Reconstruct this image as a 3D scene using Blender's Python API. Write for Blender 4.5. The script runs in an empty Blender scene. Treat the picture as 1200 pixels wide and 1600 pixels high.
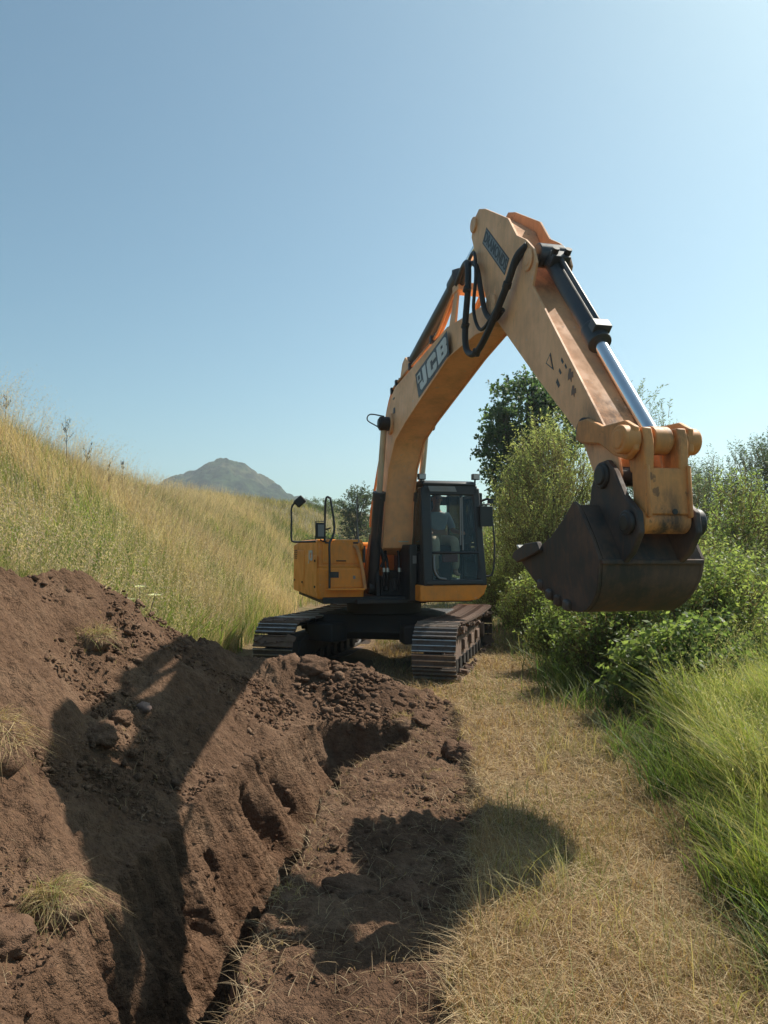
import bpy, bmesh, math, random
import numpy as np
from mathutils import Vector, Matrix

random.seed(11)
rng = np.random.default_rng(11)
sc = bpy.context.scene
COL = sc.collection
R = math.radians

# ------------------------------------------------------------------ camera, sky, sun, exposure
CAM_H = 1.86
cd = bpy.data.cameras.new("camera")
cam = bpy.data.objects.new("camera", cd)
COL.objects.link(cam)
cam.location = (0, 0, CAM_H)
cam.rotation_euler = (R(90 + 2.86), 0, 0)
cd.sensor_fit = 'VERTICAL'
cd.sensor_height = 36.0
cd.sensor_width = 27.0
cd.lens = 27.0
cd.clip_start = 0.05
cd.clip_end = 6000
sc.camera = cam

SUN = Vector((0.70, 0.545, 1.0)).normalized()
SUN_EL = math.asin(SUN.z)
SUN_AZ = math.atan2(SUN.x, SUN.y)
world = bpy.data.worlds.new("World")
sc.world = world
world.use_nodes = True
wnt = world.node_tree
sky = wnt.nodes.new('ShaderNodeTexSky')
sky.sky_type = 'NISHITA'
sky.sun_disc = False
sky.sun_elevation = SUN_EL
sky.sun_rotation = SUN_AZ
sky.altitude = 1100
sky.air_density = 1.0
sky.dust_density = 2.6
sky.ozone_density = 1.0
bg = wnt.nodes['Background']
bg.inputs[1].default_value = 0.092
wb = wnt.nodes.new('ShaderNodeMix')          # camera white balance of the sky, one colour everywhere
wb.data_type = 'RGBA'; wb.blend_type = 'MULTIPLY'; wb.inputs[0].default_value = 1.0
wb.inputs[7].default_value = (0.86, 1.12, 1.0, 1)
wnt.links.new(sky.outputs[0], wb.inputs[6])
wnt.links.new(wb.outputs[2], bg.inputs[0])

sl = bpy.data.lights.new("sun", 'SUN')
sl.energy = 5.0
sl.angle = R(0.53)
sl.color = (1.0, 0.93, 0.82)
so = bpy.data.objects.new("sun", sl)
COL.objects.link(so)
so.rotation_euler = SUN.to_track_quat('Z', 'Y').to_euler()
so.location = (30, 25, 60)

sc.view_settings.view_transform = 'Standard'
sc.view_settings.look = 'None'
sc.view_settings.exposure = 0.5
sc.view_settings.gamma = 1.0
sc.view_settings.use_curve_mapping = False
sc.cycles.max_bounces = 6
sc.cycles.transparent_max_bounces = 8
sc.cycles.volume_bounces = 0

# ------------------------------------------------------------------ small helpers
def tag(o, label=None, cat=None, group=None, kind=None):
    if label: o['label'] = label
    if cat: o['category'] = cat
    if group: o['group'] = group
    if kind: o['kind'] = kind
    return o

def empty(name, loc=(0, 0, 0), rz=0.0, parent=None):
    o = bpy.data.objects.new(name, None)
    o.empty_display_size = 0.2
    COL.objects.link(o)
    o.location = loc
    o.rotation_euler = (0, 0, rz)
    if parent: o.parent = parent
    return o

# ---- numpy value noise
def _hash(ix, iy, iz, seed):
    n = (ix.astype(np.int64) * 374761393 + iy.astype(np.int64) * 668265263 + iz.astype(np.int64) * 2147483647 + seed * 144665) & 0xFFFFFFFF
    n = ((n ^ (n >> 13)) * 1274126177) & 0xFFFFFFFF
    n = n ^ (n >> 16)
    return (n & 0xFFFF) / 65535.0

def vnoise(x, y, z=None, seed=0):
    x = np.asarray(x, float); y = np.asarray(y, float)
    z = np.zeros_like(x) if z is None else np.asarray(z, float)
    ix, iy, iz = np.floor(x), np.floor(y), np.floor(z)
    fx, fy, fz = x - ix, y - iy, z - iz
    fx = fx * fx * (3 - 2 * fx); fy = fy * fy * (3 - 2 * fy); fz = fz * fz * (3 - 2 * fz)
    r = 0
    for a in (0, 1):
        for b in (0, 1):
            for c in (0, 1):
                w = (fx if a else 1 - fx) * (fy if b else 1 - fy) * (fz if c else 1 - fz)
                r = r + w * _hash(ix + a, iy + b, iz + c, seed)
    return r * 2 - 1

def fbm(x, y, z=None, octs=4, seed=0):
    r, amp, f = 0, 1.0, 1.0
    for o in range(octs):
        r = r + amp * vnoise(np.asarray(x) * f, np.asarray(y) * f, None if z is None else np.asarray(z) * f, seed + o * 17)
        amp *= 0.5; f *= 2.03
    return r

def sstep(a, b, x):
    t = np.clip((np.asarray(x, float) - a) / (b - a), 0, 1)
    return t * t * (3 - 2 * t)

# ------------------------------------------------------------------ materials
def nodes(name):
    m = bpy.data.materials.new(name)
    m.use_nodes = True
    nt = m.node_tree
    return m, nt, nt.nodes['Principled BSDF']

def N(nt, t, **kw):
    n = nt.nodes.new(t)
    for k, v in kw.items():
        if k == 'inp':
            for i, val in v.items(): n.inputs[i].default_value = val
        else: setattr(n, k, v)
    return n

def mixcol(nt, fac, a, b, blend='MIX'):
    n = N(nt, 'ShaderNodeMix', data_type='RGBA', blend_type=blend)
    for s, v in ((0, fac), (6, a), (7, b)):
        if isinstance(v, bpy.types.NodeSocket): nt.links.new(v, n.inputs[s])
        elif isinstance(v, (int, float)): n.inputs[s].default_value = v
        else: n.inputs[s].default_value = (*v, 1)
    return n.outputs[2]

def ramp(nt, src, stops):
    n = N(nt, 'ShaderNodeValToRGB')
    e = n.color_ramp.elements
    while len(e) < len(stops): e.new(0.5)
    for el, (p, c) in zip(e, stops):
        el.position = p
        el.color = (*c, 1) if len(c) == 3 else c
    nt.links.new(src, n.inputs[0])
    return n.outputs[0]

def noise(nt, scale, detail=4, rough=0.55, coord='Object', vec_scale=None):
    tc = N(nt, 'ShaderNodeTexCoord')
    v = tc.outputs[coord]
    if vec_scale:
        mp = N(nt, 'ShaderNodeMapping'); mp.inputs['Scale'].default_value = vec_scale
        nt.links.new(v, mp.inputs[0]); v = mp.outputs[0]
    n = N(nt, 'ShaderNodeTexNoise')
    n.inputs['Scale'].default_value = scale; n.inputs['Detail'].default_value = detail; n.inputs['Roughness'].default_value = rough
    nt.links.new(v, n.inputs['Vector'])
    return n.outputs[0]

def bump(nt, p, src, strength, dist):
    b = N(nt, 'ShaderNodeBump'); b.inputs['Strength'].default_value = strength; b.inputs['Distance'].default_value = dist
    nt.links.new(src, b.inputs['Height']); nt.links.new(b.outputs[0], p.inputs['Normal'])

def painted(name, base, dirt=(0.16, 0.10, 0.065), amount=0.5, rough=0.45, metallic=0.0, scale=3.0, spot=0.0, bmp=0.12, streak=True, stains=(), scratch=0.0):
    m, nt, p = nodes(name)
    n1 = noise(nt, scale, 6, 0.6)
    n2 = noise(nt, scale * 6, 4, 0.65, vec_scale=(1, 1, 0.25) if streak else None)
    f1 = ramp(nt, n1, [(0.42, (0, 0, 0)), (0.72, (1, 1, 1))])
    f2 = ramp(nt, n2, [(0.45, (0, 0, 0)), (0.75, (1, 1, 1))])
    mul = N(nt, 'ShaderNodeMath', operation='MULTIPLY_ADD', inp={2: 0.0}); nt.links.new(f1, mul.inputs[0]); mul.inputs[1].default_value = amount
    mu2 = N(nt, 'ShaderNodeMath', operation='MULTIPLY_ADD', use_clamp=True); nt.links.new(f2, mu2.inputs[0]); mu2.inputs[1].default_value = amount * 0.5; nt.links.new(mul.outputs[0], mu2.inputs[2])
    light = tuple(min(1, c * 1.12 + 0.01) for c in base)
    b0 = mixcol(nt, noise(nt, 1.3, 3), base, light)
    c = mixcol(nt, mu2.outputs[0], b0, dirt)
    if spot:
        n3 = noise(nt, 7.5, 3, 0.6)
        f3 = ramp(nt, n3, [(0.66, (0, 0, 0)), (0.70, (1, 1, 1))])
        ms = N(nt, 'ShaderNodeMath', operation='MULTIPLY', inp={1: spot}); nt.links.new(f3, ms.inputs[0])
        c = mixcol(nt, ms.outputs[0], c, (0.05, 0.04, 0.035))
    if stains:
        tc = N(nt, 'ShaderNodeTexCoord'); nz = noise(nt, 6.5, 5, .7, vec_scale=(1, 1, .4)); tot = None
        for q, rad in stains:
            d = N(nt, 'ShaderNodeVectorMath', operation='DISTANCE'); nt.links.new(tc.outputs['Object'], d.inputs[0]); d.inputs[1].default_value = q
            k = N(nt, 'ShaderNodeMapRange'); k.inputs['From Min'].default_value = rad; k.inputs['From Max'].default_value = rad * .25; k.inputs['To Min'].default_value = 0; k.inputs['To Max'].default_value = 1.0
            nt.links.new(d.outputs['Value'], k.inputs['Value'])
            if tot is None: tot = k.outputs[0]
            else:
                a = N(nt, 'ShaderNodeMath', operation='MAXIMUM'); nt.links.new(tot, a.inputs[0]); nt.links.new(k.outputs[0], a.inputs[1]); tot = a.outputs[0]
        a = N(nt, 'ShaderNodeMath', operation='MULTIPLY'); nt.links.new(tot, a.inputs[0]); nt.links.new(ramp(nt, nz, [(.42, (0, 0, 0)), (.62, (1, 1, 1))]), a.inputs[1])
        c = mixcol(nt, a.outputs[0], c, (0.055, 0.042, 0.034))
    if scratch:
        sn = ramp(nt, noise(nt, 5.0, 6, .75, vec_scale=(6, 6, 1.1)), [(.63, (0, 0, 0)), (.68, (1, 1, 1))])
        a = N(nt, 'ShaderNodeMath', operation='MULTIPLY', inp={1: scratch}); nt.links.new(sn, a.inputs[0])
        c = mixcol(nt, a.outputs[0], c, (0.20, 0.115, 0.075))
        sn = ramp(nt, noise(nt, 11.0, 6, .7, vec_scale=(1, 1, 1)), [(.64, (0, 0, 0)), (.66, (1, 1, 1))])
        a = N(nt, 'ShaderNodeMath', operation='MULTIPLY', inp={1: scratch}); nt.links.new(sn, a.inputs[0])
        c = mixcol(nt, a.outputs[0], c, (0.62, 0.50, 0.40))
    nt.links.new(c, p.inputs['Base Color'])
    rr = N(nt, 'ShaderNodeMath', operation='MULTIPLY_ADD', use_clamp=True); nt.links.new(mu2.outputs[0], rr.inputs[0]); rr.inputs[1].default_value = 0.45; rr.inputs[2].default_value = rough
    nt.links.new(rr.outputs[0], p.inputs['Roughness'])
    p.inputs['Metallic'].default_value = metallic
    if bmp: bump(nt, p, n2, bmp, 0.004)
    return m

M = {}
M['yellow'] = painted('dusty yellow paint', (0.86, 0.27, 0.018), (0.40, 0.19, 0.07), 0.45, 0.36, scratch=.35)
M['boom'] = painted('flare paled boom paint', (0.93, 0.47, 0.22), (0.58, 0.33, 0.21), 0.6, 0.5, spot=0.0, scratch=.5, stains=[((0, -1.40, 3.76), .42), ((0, -5.30, 4.34), .36), ((0, -7.20, 2.78), .34), ((0, -6.17, 4.50), .30), ((0, -4.80, 5.40), .28)])  # base paled to stand in for lens flare veil; scratches and stains are wear
M['arm'] = painted('scuffed arm paint', (0.64, 0.325, 0.15), (0.38, 0.22, 0.14), 0.6, 0.66, spot=0.4, scratch=.6, stains=[((0, -7.20, 2.78), .40), ((0, -6.17, 4.50), .36)])
M['link'] = painted('worn link paint', (0.72, 0.30, 0.085), (0.30, 0.17, 0.10), 0.7, 0.55, spot=0.6, stains=[((0, -7.83, 2.62), .30), ((0, -7.86, 2.05), .32)])
M['black'] = painted('black cab paint', (0.016, 0.017, 0.019), (0.06, 0.05, 0.042), 0.45, 0.4)
M['dark'] = painted('dark chassis steel', (0.02, 0.02, 0.02), (0.07, 0.05, 0.037), 0.6, 0.6)
M['grey'] = painted('grey cylinder paint', (0.03, 0.034, 0.04), (0.11, 0.085, 0.065), 0.4, 0.35)
M['chrome'] = painted('chromed rod', (0.75, 0.76, 0.78), (0.35, 0.32, 0.3), 0.15, 0.14, 1.0, bmp=0)
M['rod_worn'] = painted('dusty rod', (0.62, 0.55, 0.47), (0.36, 0.26, 0.2), 0.5, 0.35, 0.6, bmp=0)
M['steel'] = painted('worn shoe steel', (0.10, 0.09, 0.085), (0.12, 0.075, 0.05), 0.8, 0.5, 0.5, scale=5)
M['mud'] = painted('dried mud', (0.15, 0.095, 0.07), (0.24, 0.17, 0.125), 0.6, 0.95, scale=8, bmp=0.7)
M['bucket'] = painted('soiled bucket steel', (0.036, 0.031, 0.029), (0.19, 0.115, 0.078), 0.85, 0.6, 0.1, scale=3.2, bmp=0.3)
M['wear'] = painted('polished tooth steel', (0.46, 0.43, 0.40), (0.2, 0.13, 0.09), 0.5, 0.32, 0.75, scale=9)
M['rubber'] = painted('black hose rubber', (0.014, 0.014, 0.015), (0.05, 0.04, 0.034), 0.4, 0.55, bmp=0)
M['pipe'] = painted('painted steel pipe', (0.56, 0.25, 0.09), (0.25, 0.15, 0.1), 0.5, 0.45, bmp=0)
M['white'] = painted('white lettering', (0.62, 0.62, 0.60), (0.35, 0.28, 0.22), 0.35, 0.5, bmp=0)
M['decal'] = painted('black decal film', (0.02, 0.022, 0.024), (0.10, 0.075, 0.06), 0.4, 0.45, bmp=0)
M['decalgrey'] = painted('grey decal film', (0.20, 0.21, 0.21), (0.2, 0.14, 0.1), 0.4, 0.5, bmp=0)
M['red'] = painted('dull red cover', (0.16, 0.03, 0.025), (0.1, 0.06, 0.05), 0.4, 0.6, bmp=0)
M['fit'] = painted('zinc fitting', (0.55, 0.52, 0.46), (0.3, 0.24, 0.18), 0.3, 0.35, 0.8, bmp=0)
M['lamp'] = painted('lamp lens', (0.45, 0.45, 0.44), (0.3, 0.26, 0.22), 0.3, 0.2, bmp=0)
M['mirror'] = painted('mirror glass', (0.7, 0.72, 0.74), (0.4, 0.38, 0.36), 0.1, 0.06, 1.0, bmp=0)
M['grime'] = painted('oily bracket', (0.02, 0.018, 0.017), (0.05, 0.035, 0.03), 0.5, 0.45)
M['rustpatch'] = painted('rubbed off sticker', (0.20, 0.13, 0.10), (0.30, 0.2, 0.14), 0.5, 0.7, bmp=0, scale=14)
M['seat'] = painted('seat fabric', (0.03, 0.03, 0.033), (0.06, 0.05, 0.045), 0.4, 0.9, bmp=0)
M['skin'] = painted('sunburnt skin', (0.36, 0.18, 0.11), (0.25, 0.12, 0.08), 0.2, 0.55, bmp=0)
M['shirt'] = painted('grey shirt cloth', (0.34, 0.345, 0.38), (0.22, 0.22, 0.25), 0.4, 0.9, bmp=0, scale=9)
M['trouser'] = painted('khaki trouser cloth', (0.48, 0.38, 0.28), (0.3, 0.23, 0.17), 0.4, 0.9, bmp=0, scale=9)
M['hair'] = painted('dark hair', (0.012, 0.01, 0.008), (0.03, 0.02, 0.015), 0.3, 0.6, bmp=0)
M['bark'] = painted('bark', (0.075, 0.06, 0.05), (0.14, 0.12, 0.10), 0.6, 0.95, scale=9, bmp=0.6)
M['stone'] = painted('dusty stone', (0.19, 0.125, 0.10), (0.13, 0.075, 0.055), 0.7, 0.95, scale=6, bmp=0.6, streak=False)

def glass_mat():
    m = bpy.data.materials.new('tinted cab glass'); m.use_nodes = True
    nt = m.node_tree; nt.nodes.clear()
    out = N(nt, 'ShaderNodeOutputMaterial')
    tr = N(nt, 'ShaderNodeBsdfTransparent'); tr.inputs[0].default_value = (0.90, 0.95, 0.93, 1)
    gl = N(nt, 'ShaderNodeBsdfGlossy'); gl.inputs[0].default_value = (0.9, 0.95, 1, 1); gl.inputs['Roughness'].default_value = 0.02
    df = N(nt, 'ShaderNodeBsdfDiffuse'); df.inputs[0].default_value = (0.30, 0.27, 0.24, 1)
    fr = N(nt, 'ShaderNodeFresnel'); fr.inputs[0].default_value = 1.28
    m1 = N(nt, 'ShaderNodeMixShader'); m2 = N(nt, 'ShaderNodeMixShader')
    nt.links.new(fr.outputs[0], m1.inputs[0]); nt.links.new(tr.outputs[0], m1.inputs[1]); nt.links.new(gl.outputs[0], m1.inputs[2])
    dn = ramp(nt, noise(nt, 2.5, 4), [(0.4, (0.01, 0.01, 0.01)), (0.75, (0.07, 0.07, 0.07))])
    nt.links.new(dn, m2.inputs[0]); nt.links.new(m1.outputs[0], m2.inputs[1]); nt.links.new(df.outputs[0], m2.inputs[2])
    nt.links.new(m2.outputs[0], out.inputs[0])
    return m
M['glass'] = glass_mat()

def foliage_mat(name, trans=0.52, rough=0.5, spec=0.35, gain=1.75):
    m = bpy.data.materials.new(name); m.use_nodes = True
    nt = m.node_tree; p = nt.nodes['Principled BSDF']; out = nt.nodes['Material Output']
    at = N(nt, 'ShaderNodeAttribute', attribute_name='col')
    nt.links.new(at.outputs[0], p.inputs['Base Color'])
    p.inputs['Roughness'].default_value = rough
    p.inputs['Specular IOR Level'].default_value = spec
    t = N(nt, 'ShaderNodeBsdfTranslucent')
    tc = mixcol(nt, 1.0, at.outputs[0], (gain, gain * 1.02, gain * 0.62), 'MULTIPLY')
    nt.links.new(tc, t.inputs[0])
    mx = N(nt, 'ShaderNodeMixShader'); mx.inputs[0].default_value = trans
    nt.links.new(p.outputs[0], mx.inputs[1]); nt.links.new(t.outputs[0], mx.inputs[2])
    nt.links.new(mx.outputs[0], out.inputs[0])
    return m
M['leaf'] = foliage_mat('leaf')
M['grass'] = foliage_mat('grass blade', 0.42, 0.55, 0.25, 1.35)
M['straw'] = foliage_mat('straw blade', 0.35, 0.6, 0.2, 1.2)

def crumbs(nt, p, hsum, dist):
    tc = N(nt, 'ShaderNodeTexCoord')
    for sc_, k in ((38, -.9), (95, -.55), (14, -.5)):
        vo = N(nt, 'ShaderNodeTexVoronoi'); vo.inputs['Scale'].default_value = sc_
        nv = N(nt, 'ShaderNodeTexNoise'); nv.inputs['Scale'].default_value = sc_ * .8; nv.inputs['Detail'].default_value = 2
        va = N(nt, 'ShaderNodeVectorMath', operation='MULTIPLY_ADD'); nt.links.new(nv.outputs['Color'], va.inputs[0]); va.inputs[1].default_value = (.035, .035, .035); nt.links.new(tc.outputs['Object'], va.inputs[2])
        nt.links.new(tc.outputs['Object'], nv.inputs['Vector']); nt.links.new(va.outputs[0], vo.inputs['Vector'])
        mm = N(nt, 'ShaderNodeMath', operation='MULTIPLY_ADD'); nt.links.new(vo.outputs['Distance'], mm.inputs[0]); mm.inputs[1].default_value = k; nt.links.new(hsum, mm.inputs[2]); hsum = mm.outputs[0]
    bump(nt, p, hsum, 0.75, dist)

def ground_mat():
    m, nt, p = nodes('ground soil and turf')
    at = N(nt, 'ShaderNodeAttribute', attribute_name='soil')
    gr = N(nt, 'ShaderNodeAttribute', attribute_name='green')
    s1 = noise(nt, 1.6, 8, 0.62); s2 = noise(nt, 22, 6, 0.7); s3 = noise(nt, 90, 3, 0.6)
    soil = ramp(nt, s1, [(0.30, (0.094, 0.053, 0.032)), (0.52, (0.160, 0.094, 0.058)), (0.75, (0.245, 0.158, 0.102))])
    sp = ramp(nt, s2, [(0.30, (0.55, 0.55, 0.55)), (0.60, (1.15, 1.12, 1.08)), (0.8, (1.35, 1.3, 1.2))])
    soil = mixcol(nt, 0.75, soil, sp, 'MULTIPLY')
    d1 = noise(nt, 0.9, 5, 0.6); d2 = noise(nt, 30, 5, 0.7, vec_scale=(1, 0.35, 1))
    dry = ramp(nt, d1, [(0.3, (0.20, 0.125, 0.07)), (0.55, (0.30, 0.205, 0.11)), (0.8, (0.22, 0.18, 0.09))])
    dry = mixcol(nt, 0.7, dry, ramp(nt, d2, [(0.3, (0.5, 0.5, 0.5)), (0.7, (1.2, 1.2, 1.2))]), 'MULTIPLY')
    grn = ramp(nt, d2, [(0.3, (0.035, 0.045, 0.014)), (0.7, (0.11, 0.12, 0.04))])
    turf = mixcol(nt, gr.outputs['Fac'], dry, grn)
    c = mixcol(nt, at.outputs['Fac'], turf, soil)
    nt.links.new(c, p.inputs['Base Color'])
    p.inputs['Roughness'].default_value = 0.95
    p.inputs['Specular IOR Level'].default_value = 0.15
    ad = N(nt, 'ShaderNodeMath', operation='MULTIPLY_ADD', inp={1: 0.35}); nt.links.new(s3, ad.inputs[0]); nt.links.new(s2, ad.inputs[2])
    crumbs(nt, p, ad.outputs[0], 0.030)
    return m
M['ground'] = ground_mat()

def soil_mat():
    m, nt, p = nodes('loose soil')
    s1 = noise(nt, 3, 6, 0.62); s2 = noise(nt, 30, 5, 0.7)
    soil = ramp(nt, s1, [(0.30, (0.112, 0.064, 0.040)), (0.52, (0.185, 0.110, 0.070)), (0.75, (0.28, 0.182, 0.120))])
    nt.links.new(soil, p.inputs['Base Color']); p.inputs['Roughness'].default_value = 0.96
    p.inputs['Specular IOR Level'].default_value = 0.12
    crumbs(nt, p, s2, 0.026)
    return m
M['soil'] = soil_mat()

def hill_mat():
    m, nt, p = nodes('rocky hill turf')
    n1 = noise(nt, 0.018, 8, 0.65); n2 = noise(nt, 0.07, 6, 0.7)
    c = ramp(nt, n1, [(0.34, (0.020, 0.040, 0.019)), (0.50, (0.042, 0.066, 0.027)), (0.60, (0.085, 0.088, 0.048)), (0.74, (0.13, 0.115, 0.07))])
    r = ramp(nt, n2, [(0.42, (0.22, 0.26, 0.26)), (0.56, (1.25, 1.2, 1.1))])
    nt.links.new(mixcol(nt, 0.8, c, r, 'MULTIPLY'), p.inputs['Base Color'])
    p.inputs['Roughness'].default_value = 1.0
    p.inputs['Specular IOR Level'].default_value = 0.05
    bump(nt, p, n2, 1.0, 6.0)
    return m
M['hill'] = hill_mat()

# ------------------------------------------------------------------ mesh builders
def finish(me, angle=38):
    bm = bmesh.new(); bm.from_mesh(me)
    bmesh.ops.recalc_face_normals(bm, faces=bm.faces)
    bm.to_mesh(me); bm.free()
    me.polygons.foreach_set('use_smooth', [True] * len(me.polygons))
    me.set_sharp_from_angle(angle=R(angle))

class MB:
    def __init__(s): s.v = []; s.f = []; s.mi = []
    def add(s, vs, fs, mi=0):
        b = len(s.v); s.v += [tuple(v) for v in vs]
        s.f += [tuple(b + i for i in f) for f in fs]; s.mi += [mi] * len(fs)
        return s
    def box(s, c, d, rot=None, mi=0):
        c = Vector(c); h = Vector(d) / 2
        m = rot if rot is not None else Matrix.Identity(3)
        vs = [c + m @ Vector((x * h.x, y * h.y, z * h.z)) for x in (-1, 1) for y in (-1, 1) for z in (-1, 1)]
        return s.add(vs, [(0, 1, 3, 2), (4, 6, 7, 5), (0, 4, 5, 1), (2, 3, 7, 6), (0, 2, 6, 4), (1, 5, 7, 3)], mi)
    def tube(s, pts, r, n=8, cap=True, mi=0):
        pts = [Vector(p) for p in pts]; k = len(pts)
        rs = r if isinstance(r, (list, tuple)) else [r] * k
        t = (pts[1] - pts[0]).normalized()
        a = t.orthogonal().normalized()
        vs = []
        for i in range(k):
            tt = (pts[min(i + 1, k - 1)] - pts[max(i - 1, 0)])
            tt = tt.normalized() if tt.length > 1e-9 else t
            a = (a - tt * a.dot(tt)); a = a.normalized() if a.length > 1e-6 else tt.orthogonal().normalized()
            b = tt.cross(a)
            for j in range(n):
                an = 2 * math.pi * j / n
                vs.append(pts[i] + (a * math.cos(an) + b * math.sin(an)) * rs[i])
        fs = [(i * n + j, i * n + (j + 1) % n, (i + 1) * n + (j + 1) % n, (i + 1) * n + j) for i in range(k - 1) for j in range(n)]
        if cap: fs += [tuple(range(n - 1, -1, -1)), tuple((k - 1) * n + j for j in range(n))]
        return s.add(vs, fs, mi)
    def prism(s, prof, l0, l1, mi=0):
        # prof: (f, z) outline in the machine's fore-aft plane; l0, l1: half widths or lists per vertex
        n = len(prof)
        a = l0 if isinstance(l0, (list, tuple)) else [l0] * n
        b = l1 if isinstance(l1, (list, tuple)) else [l1] * n
        vs = [(a[i], -prof[i][0], prof[i][1]) for i in range(n)] + [(b[i], -prof[i][0], prof[i][1]) for i in range(n)]
        fs = [tuple(range(n)), tuple(range(2 * n - 1, n - 1, -1))] + [(i, (i + 1) % n, n + (i + 1) % n, n + i) for i in range(n)]
        return s.add(vs, fs, mi)
    def build(s, name, mat, parent=None, bevel=0.0, seg=2, angle=38):
        me = bpy.data.meshes.new(name)
        me.from_pydata(s.v, [], s.f)
        mats = mat if isinstance(mat, (list, tuple)) else [mat]
        for m in mats: me.materials.append(m)
        if len(mats) > 1: me.polygons.foreach_set('material_index', s.mi)
        finish(me, angle)
        o = bpy.data.objects.new(name, me); COL.objects.link(o)
        if parent: o.parent = parent
        if bevel:
            bv = o.modifiers.new('bevel', 'BEVEL'); bv.width = bevel; bv.segments = seg; bv.limit_method = 'ANGLE'; bv.angle_limit = R(35)
            bv.harden_normals = False
        return o

def P(f, l, z): return Vector((l, -f, z))

def curve_pts(pts, k=6):
    # Catmull-Rom through the points
    p = [Vector(q) for q in pts]; p = [p[0] * 2 - p[1]] + p + [p[-1] * 2 - p[-2]]
    out = []
    for i in range(1, len(p) - 2):
        for j in range(k):
            t = j / k
            out.append(0.5 * ((2 * p[i]) + (p[i + 1] - p[i - 1]) * t + (2 * p[i - 1] - 5 * p[i] + 4 * p[i + 1] - p[i + 2]) * t * t + (3 * p[i] - p[i - 1] - 3 * p[i + 1] + p[i + 2]) * t ** 3))
    out.append(p[-2]); return out

def np_mesh(name, v, tris, col, mat, parent=None, nrm_up=False):
    me = bpy.data.meshes.new(name)
    nv, nf = len(v), len(tris)
    me.vertices.add(nv); me.vertices.foreach_set('co', np.asarray(v, np.float32).ravel())
    me.loops.add(nf * 3); me.loops.foreach_set('vertex_index', np.asarray(tris, np.int32).ravel())
    me.polygons.add(nf); me.polygons.foreach_set('loop_start', np.arange(0, nf * 3, 3, dtype=np.int32))
    me.update(calc_edges=True)
    if col is not None:
        a = me.attributes.new('col', 'FLOAT_COLOR', 'POINT')
        c4 = np.ones((nv, 4), np.float32); c4[:, :3] = col
        a.data.foreach_set('color', c4.ravel())
    me.materials.append(mat)
    o = bpy.data.objects.new(name, me); COL.objects.link(o)
    if parent: o.parent = parent
    return o

def blades(p, h, w, az, bend, col, segs=3, tipcol=None, up=None):
    """ribbons: p (n,3), h height, w width, az lean azimuth, bend sideways reach; returns verts, tris, cols"""
    n = len(p)
    lean = np.stack([np.cos(az), np.sin(az), np.zeros(n)], 1)
    wa = az + np.pi / 2 + rng.normal(0, 0.7, n)
    wd = np.stack([np.cos(wa), np.sin(wa), np.zeros(n)], 1)
    U = np.array([0, 0, 1.0]) if up is None else up
    V = []; C = []
    for s in range(segs + 1):
        t = s / segs
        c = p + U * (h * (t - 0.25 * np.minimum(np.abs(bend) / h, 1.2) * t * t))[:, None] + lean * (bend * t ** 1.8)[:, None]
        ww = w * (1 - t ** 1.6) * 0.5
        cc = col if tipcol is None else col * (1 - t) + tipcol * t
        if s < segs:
            V += [c - wd * ww[:, None], c + wd * ww[:, None]]; C += [cc, cc]
        else: V += [c]; C += [cc]
    k = 2 * segs + 1
    V = np.stack(V, 1).reshape(-1, 3); C = np.stack(C, 1).reshape(-1, 3)
    base = np.arange(n)[:, None] * k
    tl = []
    for s in range(segs - 1):
        a = 2 * s
        tl += [[a, a + 1, a + 3], [a, a + 3, a + 2]]
    a = 2 * (segs - 1); tl += [[a, a + 1, a + 2]]
    T = (base[:, None, :] + np.array(tl)[None, :, :]).reshape(-1, 3)
    return V, T, C

def heads(p, h, az, bend, col, k=6, size=0.018, spread=0.02, frac=0.3):
    """seed heads: little blades around the top of stalks"""
    n = len(p)
    lean = np.stack([np.cos(az), np.sin(az), np.zeros(n)], 1)
    Vs, Ts, Cs = [], [], []; b = 0
    for i in range(k):
        t = 1 - frac * (i / k) + rng.uniform(-.02, .02, n)
        c = p + np.array([0, 0, 1.0]) * (h * (t - 0.25 * np.minimum(np.abs(bend) / h, 1.2) * t * t))[:, None] + lean * (bend * t ** 1.8)[:, None]
        d = rng.normal(0, 1, (n, 3)); d[:, 2] = np.abs(d[:, 2]) * 0.7 + 0.5; d /= np.linalg.norm(d, axis=1)[:, None]
        s = rng.normal(0, 1, (n, 3)); s -= d * (s * d).sum(1)[:, None]; s /= np.linalg.norm(s, axis=1)[:, None]
        sp = (spread * (0.4 + i / k))
        a0 = c; a1 = c + d * (size + sp) * 0.6 + s * size * 0.3; a2 = c + d * (size + sp) * 1.5; a3 = c + d * (size + sp) * 0.6 - s * size * 0.3
        V = np.stack([a0, a1, a2, a3], 1).reshape(-1, 3)
        bb = b + np.arange(n)[:, None] * 4
        Ts.append((bb[:, None, :] + np.array([[0, 1, 2], [0, 2, 3]])[None]).reshape(-1, 3)); Vs.append(V); Cs.append(np.repeat(col, 4, 0)); b += 4 * n
    return np.concatenate(Vs), np.concatenate(Ts), np.concatenate(Cs)

def join(parts):
    V, T, C = [], [], []; b = 0
    for v, t, c in parts:
        V.append(v); T.append(t + b); C.append(c); b += len(v)
    return np.concatenate(V), np.concatenate(T), np.concatenate(C)

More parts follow.
